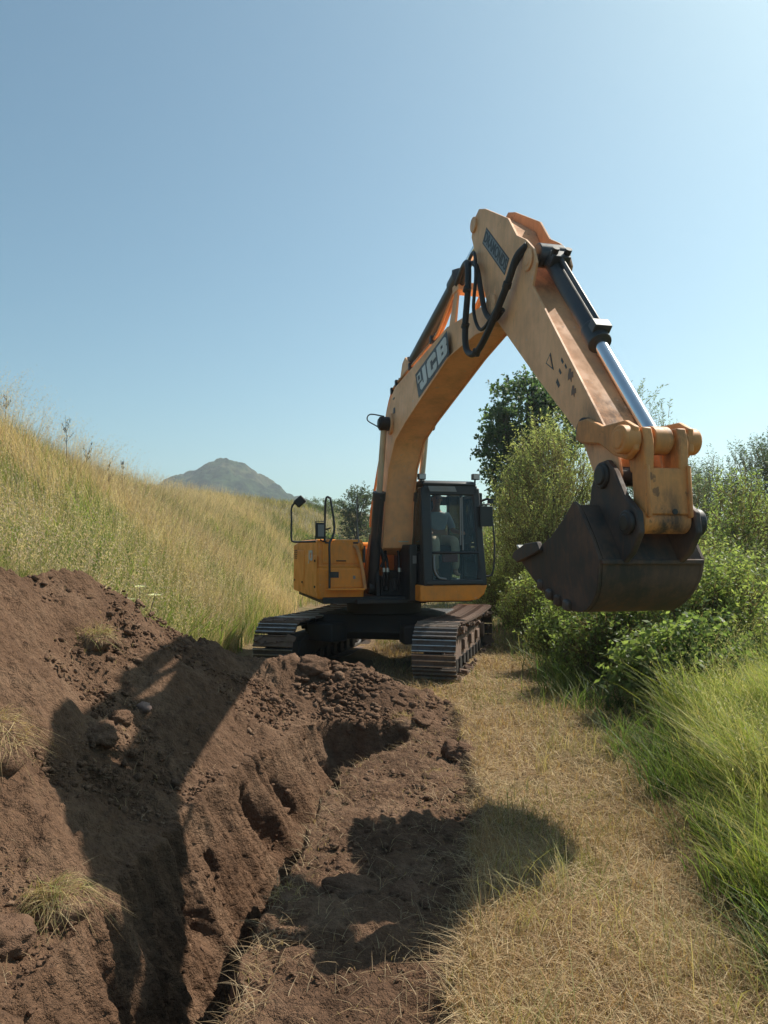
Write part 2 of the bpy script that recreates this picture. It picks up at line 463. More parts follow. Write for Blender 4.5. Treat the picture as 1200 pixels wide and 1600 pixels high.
# ------------------------------------------------------------------ ground shape
def XR(y): return np.interp(y, [2, 3, 4.1, 5.2, 6.2, 7.1, 7.6, 8.0, 8.4, 9], [-.76, -.70, -.62, -.54, -.45, -.34, -.12, .16, .28, .32])
def XT(y): return np.interp(y, [2, 4, 5.5, 6.5, 7.5, 8.3, 9, 9.9, 10.6], [-1.52, -1.50, -1.43, -1.30, -1.05, -.86, -.80, -.85, -.9])
def XF(y): return np.interp(y, [2, 4, 5.5, 6.5, 7.5, 8.3, 9], [-1.02, -1.0, -.93, -.80, -.52, -.34, -.28])
def XC(y): return np.interp(y, [2, 5, 6.5, 7.2, 8, 8.7, 9.3, 9.9, 10.6], [-3.3, -3.3, -3.25, -3.0, -2.67, -2.46, -2.2, -1.9, -1.6])
def HC(y): return np.interp(y, [0, 2, 5, 6.5, 7.2, 8, 8.7, 9.3, 9.9, 10.6], [1.5, 1.6, 1.6, 1.62, 1.62, 1.42, 1.02, .72, .42, .0])

def hill(x, y):
    s = np.clip((-2.5 - x), 0, 20)
    top = 4.25 + 0.25 * vnoise(y * 0.12, x * 0.05, seed=5) - 0.0 * y
    h = top * (1 - np.exp(-(s / 4.6) ** 1.35 * 1.35)) * (1 + (np.interp(y, [6, 11, 14, 18, 24, 50], [.0, .24, .26, .13, .02, .0])) * sstep(2.0, 5.0, s))
    return h * sstep(-6, 1, y)

def H(x, y, fine=False):
    x = np.asarray(x, float); y = np.asarray(y, float)
    z = 0.05 * fbm(x * 0.5, y * 0.5, octs=3, seed=3)
    z = z + hill(x, y)
    # far field rises gently; right bank
    z = z + np.where(y > 24, 0.047 * np.clip(y - 24, 0, 330) * sstep(24, 60, y), 0)
    z = z + 0.35 * sstep(2.2, 4.0, x) * sstep(0, 4, y)
    xr, xt, xf, xc, hc = XR(y), XT(y), XF(y), XC(y), HC(y)
    # scraped strip slightly below the turf
    sr = np.interp(y, [2, 3, 4.1, 6.2, 8, 9.3], [.10, .22, .44, .68, .76, .78]) + 0.07 * vnoise(y * 2.2, x * 0, seed=8)
    strip = sstep(sr + .10, sr - .06, x) * sstep(xr - .3, xr, x) * sstep(9.6, 8.8, y)
    z = z - 0.13 * strip
    # trench
    wob = 0.06 * vnoise(y * 2.6, y * 0 + 1.7, seed=21) + 0.03 * vnoise(y * 8, y * 0, seed=22)
    zf = -1.05
    endf = sstep(8.75, 8.25, y + 0.15 * vnoise(x * 3, y * 0, seed=9))
    edge = xr + wob
    rw = sstep(edge, edge - 0.22, x)
    lw = np.clip((x - xt) / np.maximum(xf - xt, .05), 0, 1)
    prof = -(lw ** 0.85)
    z_tr = np.where(x < xf, zf * -prof, zf)
    inside = (x > xt) & (x < edge)
    depth = np.where(inside, np.minimum(-z_tr * -1, 0), 0)
    ragged = .22 * fbm(x * 2.4, y * 2.4, octs=3, seed=9)
    end_wall = sstep(8.62, 8.34, y + ragged * .6)
    end_left = sstep(9.55, 8.75, y + ragged)
    bl = sstep(xf - .45, xf - .02, x)
    depth = np.where(inside, zf * np.minimum(rw, lw ** 0.85), 0) * end_wall
    z = z + depth
    # spoil heap along the left of the trench
    rise = np.clip((xt - x) / np.maximum(xt - xc, .05), 0, 1)
    heap = hc * (rise ** 1.24)
    back = np.clip(xc - x, 0, 9)
    heap = np.where(x < xc, hc - 0.75 * back, heap)
    heap = np.where(x > xt, -9, heap)
    zz = np.maximum(z, np.where(hc > 0.01, heap, -9))
    z = np.where(x < xt, zz, z)
    # low mounds in front of the tracks
    for mx, my, mh, ax, ay in ((-.62, 9.75, .30, .50, .34), (-.15, 9.55, .22, .42, .36), (.32, 9.2, .15, .40, .34), (-.45, 9.15, .12, .3, .25), (-1.25, 9.6, .20, .4, .35), (-.9, 9.35, .18, .3, .3)):
        z = z + mh * np.exp(-((x - mx) / ax) ** 2 - ((y - my) / ay) ** 2)
    return z

def soil_mask(x, y):
    n = 0.10 * fbm(x * 3, y * 3, octs=3, seed=31)
    sr = np.interp(y, [2, 3, 4.1, 6.2, 8, 9.3, 10.3], [.10, .22, .44, .68, .76, .78, .4])
    a = sstep(sr + .12, sr - .05, x + n) * sstep(10.7, 10.2, y + n)
    hc = HC(y)
    left = sstep(XC(y) - .42, XC(y) - .22, x + n) * sstep(10.7, 10.3, y + n)
    return a * left

# holes and bulges on the cut wall: (x, y, z, radius along y, radius up, depth)
CAVS = [(-1.15, 6.62, -.48, .15, .28, .30), (-1.0, 7.25, -.50, .09, .22, .22), (-1.14, 9.05, -.03, .12, .09, .2), (-1.2, 5.0, -.52, .07, .12, .18), (-1.44, 6.95, -.12, .07, .06, .14), (-1.1, 8.1, -.3, .09, .16, .2), (-1.3, 5.6, -.38, .05, .08, .13)]
# ------------------------------------------------------------------ ground sheet
def axis(segs):
    out = []
    for a, b, st in segs: out += list(np.arange(a, b - 1e-6, st))
    return np.array(out + [segs[-1][1]])

def grow(a, b, st, k):
    out = []; x = a; s = st
    while x < b: out.append(x); x += s; s *= k
    return out + [b]
xs = np.array(sorted(set([-v for v in grow(4.6, 2600, .06, 1.09)] + list(np.arange(-4.6, -3.3, .03)) + list(np.arange(-3.3, -1.65, .018)) + list(np.arange(-1.65, -.5, .009)) + list(np.arange(-.5, 1.2, .017)) + grow(1.2, 2600, .04, 1.09))))
ys = np.array(sorted(set([2.2 - v for v in grow(0, 70, .05, 1.2)] + list(np.arange(2.2, 6.5, .018)) + list(np.arange(6.5, 10.8, .028)) + grow(10.8, 3200, .05, 1.05))))
X, Y = np.meshgrid(xs, ys)
Z = H(X, Y)
S = soil_mask(X, Y)
near = sstep(14, 9, Y)
# clumpy earth: coarse lumps, clods, crumbs, vertical tooth streaks on the cut wall
lw_zone = sstep(XT(Y) - .25, XT(Y) + .05, X) * sstep(XF(Y) + .12, XF(Y) - .05, X) * sstep(10, 9, Y)
heapz = sstep(XT(Y) + .1, XT(Y) - .3, X)
Q = fbm(X * 4, Y * 4, Z * 4, 4, seed=41); Q2 = fbm(X * 15, Y * 15, Z * 15, 3, seed=51)
bill = 1 - np.abs(fbm(X * 9, Y * 9, Z * 9, 3, seed=71))
Zd = S * near * ((0.035 - .026 * lw_zone) * Q + (0.016 - .009 * lw_zone) * Q2 + heapz * (0.10 * fbm(X * 1.6, Y * 1.6, octs=2, seed=61) + 0.03 * bill) + (1 - heapz) * (1 - lw_zone) * 0.020 * bill)
Q3 = fbm(X * 27, Y * 27, Z * 27, 2, seed=57)
Zd = Zd + S * near * (.011 * Q3 + .020 * np.maximum(Q2, 0) * heapz)
Z2 = Z + Zd + (1 - S) * near * 0.012 * Q2
streak = 0.055 * fbm(Y * 8 + Z * .8, Z * 0.5, octs=3, seed=81) + 0.03 * np.abs(vnoise(Y * 22 + Z * 2, Z * 2.0, seed=83)) + 0.05 * fbm(Y * 2.6, Z * 1.2, octs=2, seed=85)
streak = streak + .045 * (1 - np.abs(vnoise(Y * 13 + Z * .4, Z * .25, seed=87))) ** 2 + .009 * fbm(Y * 20, Z * 14, X * 8, 3, seed=88) + .012 * fbm(Y * 42, Z * 30, octs=2, seed=89)
X2 = X + lw_zone * streak
for cx, cy, cz, ry, rz_, dp in CAVS:
    g = np.exp(-(((Y - cy + .18 * (Z - cz)) / ry) ** 2) ** 1.6 - (((Z - cz) / rz_) ** 2) ** 1.6) * lw_zone
    X2 = X2 - dp * .75 * g
nx, ny = len(xs), len(ys)
me = bpy.data.meshes.new('ground')
co = np.stack([X2, Y, Z2], -1).reshape(-1, 3)
idx = np.arange(nx * ny).reshape(ny, nx)
q = np.stack([idx[:-1, :-1], idx[:-1, 1:], idx[1:, 1:], idx[1:, :-1]], -1).reshape(-1, 4)
me.vertices.add(len(co)); me.vertices.foreach_set('co', co.astype(np.float32).ravel())
me.loops.add(len(q) * 4); me.loops.foreach_set('vertex_index', q.astype(np.int32).ravel())
me.polygons.add(len(q)); me.polygons.foreach_set('loop_start', np.arange(0, len(q) * 4, 4, dtype=np.int32))
me.update(calc_edges=True)
me.polygons.foreach_set('use_smooth', np.ones(len(q), bool))
GR = np.clip(0.25 + 0.9 * sstep(2.0, 3.2, X) + 0.55 * sstep(-2.0, -4.0, X) + 0.25 * fbm(X * .5, Y * .5, octs=2, seed=91) - 0.35 * sstep(1.9, 1.0, X) * (X > -1.5), 0, 1) * np.where(Y > 40, 0.8, 1)
for nm, arr in (('soil', S * near), ('green', GR)):
    a = me.attributes.new(nm, 'FLOAT', 'POINT'); a.data.foreach_set('value', arr.astype(np.float32).ravel())
me.materials.append(M['ground'])
go = bpy.data.objects.new('ground', me); COL.objects.link(go)
tag(go, kind='structure')

# ------------------------------------------------------------------ far hill
def build_hill():
    px = [-420, -330, -260, -228, -214, -200, -186, -174, -163, -152, -140, -128, -113, -100, -93, -78, -66, -40, 40, 160]
    pz = [16, 30, 52, 70, 76, 79, 85, 91.5, 93.5, 89, 82, 75, 65, 57, 52, 46, 40, 26, 14, 6]
    gx = np.linspace(-420, 160, 400); gy = np.linspace(560, 1100, 300)
    GX, GY = np.meshgrid(gx, gy)
    ridge = np.interp(GX, px, pz)
    cy = 800 + 25 * vnoise(GX * .012, GX * 0, seed=3)
    d = (GY - cy)
    # the flat bottom the turf skirt begins at is about a third of the way up
    fall = np.where(d < 0, np.exp(-(np.abs(d) / 135) ** 1.5), np.exp(-(np.abs(d) / 190) ** 1.6))
    z = (ridge - 10) * fall + 10
    z += fall * (3.2 * fbm(GX * .045, GY * .045, octs=5, seed=14) - 7.0 * np.abs(fbm(GX * .05, GY * .03, octs=5, seed=15)) + 3.5) * sstep(10, 60, ridge)
    edge = np.minimum(sstep(560, 640, GY), np.minimum(sstep(1100, 1000, GY), np.minimum(sstep(-420, -360, GX), sstep(160, 60, GX))))
    z = z * edge - 4 * (1 - edge) + 0
    v = np.stack([GX, GY, z + 4], -1).reshape(-1, 3)
    n1, n0 = GX.shape
    ii = np.arange(n1 * n0).reshape(n1, n0)
    t = np.concatenate([np.stack([ii[:-1, :-1], ii[:-1, 1:], ii[1:, 1:]], -1).reshape(-1, 3), np.stack([ii[:-1, :-1], ii[1:, 1:], ii[1:, :-1]], -1).reshape(-1, 3)])
    o = np_mesh('rocky_hill', v, t, None, M['hill'])
    o.data.polygons.foreach_set('use_smooth', np.ones(len(t), bool))
    tag(o, kind='structure')
build_hill()

# ------------------------------------------------------------------ air
def haze():
    b = MB(); b.box((0, 600, 66), (2600, 1300, 150))
    m = bpy.data.materials.new('summer haze'); m.use_nodes = True; nt = m.node_tree; nt.nodes.clear()
    out = N(nt, 'ShaderNodeOutputMaterial'); v = N(nt, 'ShaderNodeVolumePrincipled')
    v.inputs['Color'].default_value = (0.86, 0.93, 1.0, 1); v.inputs['Density'].default_value = HAZE; v.inputs['Anisotropy'].default_value = 0.45
    nt.links.new(v.outputs[0], out.inputs['Volume'])
    o = b.build('haze', m); o['kind'] = 'stuff'; o['label'] = 'thin bluish summer haze over the whole valley'; o['category'] = 'haze'
    o.display_type = 'WIRE'
HAZE = 0.0005
haze()

# ------------------------------------------------------------------ excavator
EXC = empty('excavator', (0.0, 12.9, 0.0), R(14))
tag(EXC, 'orange tracked excavator with raised boom straddling the dug trench', 'excavator')

def text_mesh(name, body, size, mat, org, u, w, parent, extrude=0.0015, bold=0.0, sx=1.0, shear=0.0, align='CENTER'):
    cu = bpy.data.curves.new(name, 'FONT'); cu.body = body; cu.size = size; cu.extrude = extrude; cu.offset = bold
    cu.align_x = align; cu.align_y = 'CENTER'; cu.shear = shear; cu.resolution_u = 3
    t = bpy.data.objects.new(name, cu); COL.objects.link(t)
    dg = bpy.context.evaluated_depsgraph_get()
    me = bpy.data.meshes.new_from_object(t.evaluated_get(dg))
    bpy.data.objects.remove(t); bpy.data.curves.remove(cu)
    u = Vector(u).normalized(); w = Vector(w); w = (w - u * w.dot(u)).normalized(); n = u.cross(w)
    mx = Matrix((( *(u * sx), 0), (*w, 0), (*n, 0), (0, 0, 0, 1)))
    m3 = Matrix((u * sx, w, n)).transposed().to_4x4(); m3.translation = Vector(org)
    me.transform(m3); me.name = name
    me.materials.clear(); me.materials.append(mat)
    o = bpy.data.objects.new(name, me); COL.objects.link(o); o.parent = parent
    return o

# ---------- tracks
def shoe_mesh(name, mat, muddy):
    b = MB()
    b.box((0, 0, 0), (0.62, 0.180, 0.018))
    for y, h in ((-.078, .030), (0, .024), (.078, .024)):
        b.box((0, y, .009 + h / 2), (0.62, .014, h), None, 1)
    if muddy:
        for k in range(7):
            x = random.uniform(-.28, .28); y = random.uniform(-.05, .05)
            b.box((x, y, .018), (random.uniform(.05, .16), random.uniform(.05, .09), random.uniform(.02, .05)), Matrix.Rotation(random.uniform(-.6, .6), 3, 'Z'))
    me = bpy.data.meshes.new(name); me.from_pydata(b.v, [], b.f); me.materials.append(mat); me.materials.append(M['wear'] if not muddy else M['mud']); me.polygons.foreach_set('material_index', b.mi); finish(me)
    return me
SHOES = [shoe_mesh('track_shoe', M['steel'], False), shoe_mesh('track_shoe', M['mud'], True)]
TF, TR, NS = 1.80, 0.405, 49
def track_path(s):
    per = 4 * TF + 2 * math.pi * TR; s = (s % 1) * per
    if s < 2 * TF: return (-TF + s, 0.0 + .0, 0, 1)      # bottom run
    s -= 2 * TF
    if s < math.pi * TR:
        a = s / TR; return (TF + TR * math.sin(a), TR - TR * math.cos(a), a, 0)
    s -= math.pi * TR
    if s < 2 * TF: return (TF - s, 2 * TR - .03 * math.sin(math.pi * s / (2 * TF)), math.pi, 2)
    s -= 2 * TF
    a = math.pi + s / TR
    return (-TF + TR * math.sin(a), TR - TR * math.cos(a), a, 0)
UC = Vector((.150, .272, -.035))
for side in (-1, 1):
    b = MB()
    lc = side * 1.2
    ring = [track_path(i / 120) for i in range(120)]
    for dl in (-.11, .11):      # chain rails
        pts = [P(TF * 0 + f + (0 if abs(f) <= TF else 0), lc + dl, .03 + z + (.05 if m == 1 else (-.05 if m == 2 else 0))) for f, z, a, m in ring]
        pts = [P(f - .06 * math.sin(a) * (1 if m == 0 else 0), lc + dl, TR + (z - TR) * .86) for f, z, a, m in ring]
        b.tube(pts + [pts[0]], .035, 6, cap=False)
    tr = b.build('track', M['dark'], EXC)
    tr.location = UC; tr.rotation_euler = (0, 0, R(-28.5))
    if side == 1: tr['label'] = 'mud caked left track with its roller frame showing'
    for i in range(NS):
        f, z, a, m = track_path(i / NS)
        zz = z + .02
        mud = (m == 2 and (side == 1 or random.random() < .4)) or random.random() < .12
        o = bpy.data.objects.new('track_shoe', SHOES[1 if mud else 0]); COL.objects.link(o); o.parent = tr
        n = Vector((0, -math.sin(a), -math.cos(a))); t = Vector((0, -math.cos(a), math.sin(a)))
        mx = Matrix((Vector((1, 0, 0)), t, n)).transposed()
        o.matrix_local = Matrix.Translation(P(f, lc, zz)) @ mx.to_4x4()
    fb = MB()
    fb.prism([(-1.5, .22), (1.45, .22), (1.55, .30), (1.45, .50), (1.2, .56), (-1.2, .56), (-1.5, .48)], lc - .16, lc + .16)
    for f in (-.95, -.2, .55): fb.box(P(f, lc + side * .18, .42), (.06, .26, .16))
    fb.build('track_frame', M['mud'] if side == 1 else M['dark'], tr, .015)
    for nm, f, r in (('idler_wheel', TF, .30), ('drive_sprocket', -TF, .30)):
        w = MB(); w.tube([P(f, lc - .12, TR), P(f, lc + .12, TR)], r, 28)
        w.tube([P(f, lc - .20, TR), P(f, lc + .20, TR)], .14, 20)
        if nm == 'drive_sprocket':
            for k in range(21):
                an = 2 * math.pi * k / 21
                w.box(P(f + .31 * math.sin(an), lc, TR + .31 * math.cos(an)), (.05, .05, .05), Matrix.Rotation(an, 3, 'X'))
        w.build(nm, M['dark'] if side == -1 else M['mud'], tr, .01)
    for k in range(8):
        w = MB(); f = -1.3 + 2.6 * k / 7
        w.tube([P(f, lc - .19, .17), P(f, lc - .14, .17), P(f, lc - .13, .13), P(f, lc + .13, .13), P(f, lc + .14, .17), P(f, lc + .19, .17)], [.10, .10, .085, .085, .10, .10], 16)
        w.build('track_roller', M['dark'], tr)
    for f in (-.7, .7):
        w = MB(); w.tube([P(f, lc - .1, .66), P(f, lc + .2, .66)], .07, 14); w.box(P(f, lc, .60), (.08, .08, .12)); w.build('carrier_roller', M['dark'], tr)
    if side == 1:   # earth stuck to the outer side of the chain
        w = MB()
        for k in range(70):
            u = random.random(); f, z, a, m = track_path(u)
            s = random.uniform(.03, .08)
            w.box(P(f * .97, lc + random.uniform(.22, .30), TR + (z - TR) * random.uniform(.72, .95)), (s * .8, s * 1.5, s), Matrix.Rotation(random.uniform(0, 3), 3, 'X') @ Matrix.Rotation(random.uniform(0, 3), 3, 'Z'))
        o = w.build('stuck_earth', M['mud'], tr, .01); o['kind'] = 'stuff'

b = MB()   # carbody between the tracks
b.prism([(-.85, .47), (.85, .47), (1.0, .60), (.8, .86), (-.8, .86), (-1.0, .60)], -1.0, 1.0)
for s in (-1, 1):
    for e in (-1, 1):
        b.box(P(e * 1.05, s * .75, .60), (.55, .36, .28), Matrix.Rotation(e * s * .45, 3, 'Z'))
o = b.build('undercarriage_frame', M['dark'], EXC, .02); o.location = UC; o.rotation_euler = (0, 0, R(-28.5))
b = MB(); b.tube([P(0, 0, .84), P(0, 0, 1.06)], .62, 40); b.build('slew_ring', M['dark'], EXC, .01)

# ---------- superstructure
b = MB()
b.box(P(-.35, 0, 1.10), (2.40, 2.7, .10))
b.box(P(.75, -.15, 1.08), (1.1, .75, .07))
b.build('deck', M['dark'], EXC, .015)
b = MB()      # machine-right body: tank and tool box, its front stepped
b.prism([(-1.86, 1.12), (.98, 1.12), (1.0, 1.26), (1.0, 1.60), (.93, 1.605), (.90, 2.03), (-1.0, 2.03), (-1.86, 1.97)], [-1.28] * 8, [-.56] * 8)
body = b.build('side_body', M['yellow'], EXC, .055, 3)
b = MB(); b.box(P(.30, -1.283, 1.50), (.012, 1.30, .56)); b.build('side_panel', M['yellow'], body, .006)
b = MB(); b.box(P(-1.08, -1.283, 1.55), (.012, 1.30, .62)); b.build('side_panel', M['yellow'], body, .006)
b = MB(); b.box(P(1.03, -.86, 1.275), (.56, .26, .03)); b.build('step', M['yellow'], body, .006)
b = MB(); b.box(P(.925, -.90, 1.82), (.60, .012, .32), Matrix.Rotation(-.05, 3, 'X')); b.build('toolbox_lid', M['yellow'], body, .005)
b = MB(); b.box(P(1.003, -.86, 1.43), (.56, .012, .27)); b.build('front_panel', M['yellow'], body, .005)
b = MB(); b.box(P(1.012, -1.03, 1.49), (.14, .006, .09)); b.box(P(1.016, -1.06, 1.49), (.05, .004, .06)); b.build('warning_decal', M['decal'], body)
b = MB(); b.box(P(1.012, -.72, 1.45), (.035, .006, .05)); b.build('warning_decal', M['decalgrey'], body)
b = MB()
for k in range(5): b.box(P(-1.45, -1.292, 1.72 + .035 * k), (.02, .30, .012))
b.build('vent', M['decal'], body)
text_mesh('logo', 'JCB', .22, M['white'], P(.35, -1.293, 1.77), P(1, 0, 0), (0, 0, 1), body, bold=.008, sx=1.25)
for f, z in ((.78, 1.30), (.78, 1.70), (-.6, 1.32), (-1.6, 1.32)):
    b = MB(); b.box(P(f, -1.294, z), (.014, .07, .035)); b.build('latch', M['dark'], body, .004)
for l in (-1.12, -.68):
    b = MB(); b.tube([P(.925, l - .04, 1.975), P(.925, l + .04, 1.975)], .012, 8); b.build('hinge', M['dark'], body)
b = MB(); b.tube([P(.94, -.98, 1.70), P(.965, -.98, 1.70), P(.965, -.84, 1.70), P(.94, -.84, 1.70)], .008, 6); b.build('handle', M['dark'], body)
b = MB(); b.box(P(.86, -.545, 1.80), (.03, .16, .26)); b.build('recess', M['decal'], body)

b = MB()      # counterweight: rounded tail
prof = [(-1.87, -1.27)] + [(-1.0 - 1.72 * math.cos(a) * 1.0, -1.27 * math.cos(0) * math.sin(-a) * 0 + 1.27 * t) for a, t in [(R(60), -.98), (R(42), -.86), (R(24), -.55), (R(8), -.2), (R(-8), .2), (R(-24), .55), (R(-42), .86), (R(-60), .98)]] + [(-1.87, 1.27)]
levels = [(1.10, .93), (1.20, .985), (1.35, 1.0), (1.80, 1.0), (1.93, .985), (2.0, .93)]
vs = []; n = len(prof)
for z, s in levels:
    for f, l in prof: vs.append(P(-1.87 + (f + 1.87) * s, l * s, z))
fs = [tuple(range(n)), tuple((len(levels) - 1) * n + i for i in range(n))]
for k in range(len(levels) - 1): fs += [(k * n + i, k * n + (i + 1) % n, (k + 1) * n + (i + 1) % n, (k + 1) * n + i) for i in range(n)]
b.add(vs, fs); cw = b.build('counterweight', M['yellow'], EXC)
b = MB(); b.box(P(-1.18, .05, 1.62), (1.20, 1.34, .76)); b.build('engine_hood', M['yellow'], EXC, .07, 3)
b = MB(); b.tube([P(-1.0, .1, 1.98), P(-1.0, .1, 2.22), P(-1.06, .1, 2.30)], .055, 14); b.build('exhaust_pipe', M['dark'], EXC)
b = MB(); b.box(P(-1.1, .96, 1.55), (.60, 1.55, .84)); b.build('side_body', M['yellow'], EXC, .05, 3)
b = MB()      # skirt below the cab, corner rounded
pr = [(.17, 1.34), (.17, 1.10), (.95, 1.10), (1.10, 1.125), (1.19, 1.20), (1.235, 1.34)]
vs = [P(1.54, l, z) for l, z in pr] + [P(-.3, l, z) for l, z in pr]; n = len(pr)
b.add(vs, [tuple(range(n)), tuple(range(2 * n - 1, n - 1, -1))] + [(i, (i + 1) % n, n + (i + 1) % n, n + i) for i in range(n)])
b.build('cab_skirt', M['yellow'], EXC, .02, 3)

# boom foot bracket, valve block, hoses between the tank and the cab
b = MB()
for l in (-.33, .27): b.prism([(-.15, 1.14), (.85, 1.14), (.80, 1.45), (.58, 2.12), (.32, 2.12), (-.05, 1.55)], l - .03 + .03, l + .03 + .03)
b.build('boom_bracket', M['dark'], EXC, .01)
b = MB(); b.box(P(-.15, -.10, 1.52), (.82, .05, .76)); b.build('bulkhead', M['link'], EXC, .01)
b = MB(); b.box(P(.55, -.06, 1.30), (.34, .3, .30)); b.box(P(.62, -.02, 1.48), (.22, .16, .12)); b.tube([P(.70, -.14, 1.22), P(.70, -.14, 1.40)], .05, 12); b.tube([P(.70, .0, 1.22), P(.70, .0, 1.42)], .045, 12)
b.build('valve_block', M['dark'], EXC, .012)
for l in (-.20, -.14, .05, .11):
    b = MB(); b.tube(curve_pts([P(.74, l, 1.30), P(.80, l, 1.46), P(.78, l, 1.66), P(.72, l * 1.1, 1.82), P(.6, l * .9, 2.0), P(.5, l, 2.3)]), .021, 8)
    h = b.build('hydraulic_hose', M['rubber'], EXC)
    b = MB(); b.tube([P(.805, l, 1.52), P(.80, l, 1.585)], .028, 10); b.build('hose_fitting', M['fit'], h)
b = MB(); b.tube(curve_pts([P(.7, -.30, 1.95), P(.8, -.26, 1.88), P(.82, -.2, 1.74), P(.78, -.24, 1.6)]), .025, 8); b.build('hydraulic_hose', M['rubber'], EXC)
b = MB(); b.box(P(.80, .145, 1.52), (.12, .95, .86)); bb = b.build('side_console', M['black'], EXC, .02)
b = MB(); b.box(P(1.282, .16, 1.72), (.06, .004, .12)); b.build('sticker', M['decalgrey'], bb)
b = MB(); b.box(P(.62, .10, 2.0), (.16, .5, .015)); b.build('step_plate', M['fit'], bb)

# ---------- boom
upper = [(.20, 1.86), (.16, 2.06), (.34, 2.50), (.60, 3.08), (.82, 3.62), (1.10, 3.98), (1.34, 4.16), (1.62, 4.27), (2.68, 4.37), (4.02, 4.49), (4.90, 4.46), (5.28, 4.38)]
lower = [(5.30, 4.22), (5.02, 4.17), (4.80, 4.19), (4.06, 4.12), (2.88, 3.83), (2.19, 3.66), (1.62, 3.48), (1.22, 3.10), (1.04, 2.66), (.93, 2.10), (.84, 1.88), (.52, 1.76)]
outline = upper + lower
hw = lambda f: .215 if f < 4.3 else (.215 - (f - 4.3) * .12 if f < 5 else .125)
b = MB()
cx = sum(p[0] for p in outline) / len(outline)
def inset(o, d):
    out = []; n = len(o)
    for i in range(n):
        p0, p1, p2 = Vector(o[i - 1]), Vector(o[i]), Vector(o[(i + 1) % n])
        e1 = (p1 - p0).normalized(); e2 = (p2 - p1).normalized()
        n1 = Vector((e1.y, -e1.x)); n2 = Vector((e2.y, -e2.x)); m = (n1 + n2); m = m.normalized() if m.length > 1e-4 else n1
        out.append(tuple(p1 + m * d / max(.4, m.dot(n1))))
    return out
core = inset(outline, .022)
b.prism(core, [-hw(f) for f, z in core], [hw(f) for f, z in core])
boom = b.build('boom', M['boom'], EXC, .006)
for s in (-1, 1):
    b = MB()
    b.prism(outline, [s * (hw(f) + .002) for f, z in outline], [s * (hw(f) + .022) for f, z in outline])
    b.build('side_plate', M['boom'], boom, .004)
# foot pin and mid pin bosses
b = MB(); b.tube([P(.45, -.30, 2.02), P(.45, .30, 2.02)], .11, 24); b.build('foot_pin', M['dark'], boom, .008)
b = MB(); b.tube([P(1.40, -.44, 3.76), P(1.40, .44, 3.76)], .075, 20); b.build('cylinder_pin', M['grime'], boom, .008)
for s in (-1, 1):
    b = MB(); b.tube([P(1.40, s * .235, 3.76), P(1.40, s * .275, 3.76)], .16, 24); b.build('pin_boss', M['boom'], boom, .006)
# maker's plate on the right side of the boom
def on_boom(f, z, o=.2415): return P(f, -o, z)
A = (2.70, 4.22); Bq = (4.02, 4.445); Cq = (4.12, 4.15); Dq = (2.86, 3.87)
ol = .238
b = MB(); b.prism([A, Bq, Cq, Dq], -ol - .003, -ol - .0005); plate = b.build('logo_plate', M['decal'], boom)
def lerp(a, c, t): return a[0] + (c[0] - a[0]) * t, a[1] + (c[1] - a[1]) * t
def quad_at(u, v):  # u along, v up
    lo = lerp(Dq, Cq, u); hi = lerp(A, Bq, u); return lerp(lo, hi, v)
def letter(polys, u0, u1, v0=.13, v1=.87):
    m = MB()
    for poly in polys:
        m.prism([quad_at(u0 + (u1 - u0) * x, v0 + (v1 - v0) * y) for x, y in poly], -ol - .0075, -ol - .0035)
    return m
S_ = .27
J = [[(.55, 1), (1, 1), (1, .12), (.86, 0), (.14, 0), (0, .14), (0, .42), (.42, .42), (.42, .24), (.55, .24)]]
Cc_ = [[(.14, 1), (.88, 1), (1, .87), (1, .62), (.60, .62), (.60, .76), (.40, .76), (.40, .24), (.60, .24), (.60, .38), (1, .38), (1, .13), (.88, 0), (.14, 0), (0, .13), (0, .87)]]
Bb = [[(0, 0), (.40, 0), (.40, 1), (0, 1)], [(.40, .78), (.62, .78), (.62, .60), (.40, .60), (.40, .40), (.62, .40), (.62, .22), (.40, .22), (.40, 0), (.88, 0), (1, .12), (1, .42), (.90, .5), (1, .58), (1, .88), (.88, 1), (.40, 1)]]
letter(J, .10, .335).build('letter', M['white'], boom)
letter(Cc_, .375, .655).build('letter', M['white'], boom)
letter(Bb, .695, .965).build('letter', M['white'], boom)
letter([[(0, 0), (1, 0), (1, 1), (0, 1)]], .045, .165, .52, .86).build('emblem', M['white'], boom)
letter([[(.2, .2), (.8, .2), (.8, .8), (.2, .8)]], .045, .165, .52, .86)
m = MB(); m.prism([quad_at(.045 + .12 * x, .52 + .34 * y) for x, y in ((.3, .25), (.75, .25), (.75, .75), (.3, .75))], -ol - .010, -ol - .0078); m.build('emblem', M['decal'], boom)
b = MB(); b.prism([(1.55, 3.97), (1.63, 3.97), (1.63, 3.89), (1.55, 3.89)], -.244, -.2385); b.build('grease_point', M['decal'], boom)
b = MB(); b.prism([(1.52, 4.12), (1.60, 4.13), (1.60, 4.11), (1.52, 4.10)], -.244, -.2385); b.build('grease_point', M['decal'], boom)
# arm-cylinder lugs on top
b = MB()
for l in (-.10, .10): b.prism([(1.35, 4.14), (2.1, 4.30), (1.95, 4.55), (1.75, 4.70), (1.60, 4.64), (1.45, 4.40)], l - .02, l + .02)
b.build('cylinder_lug', M['boom'], boom, .008)
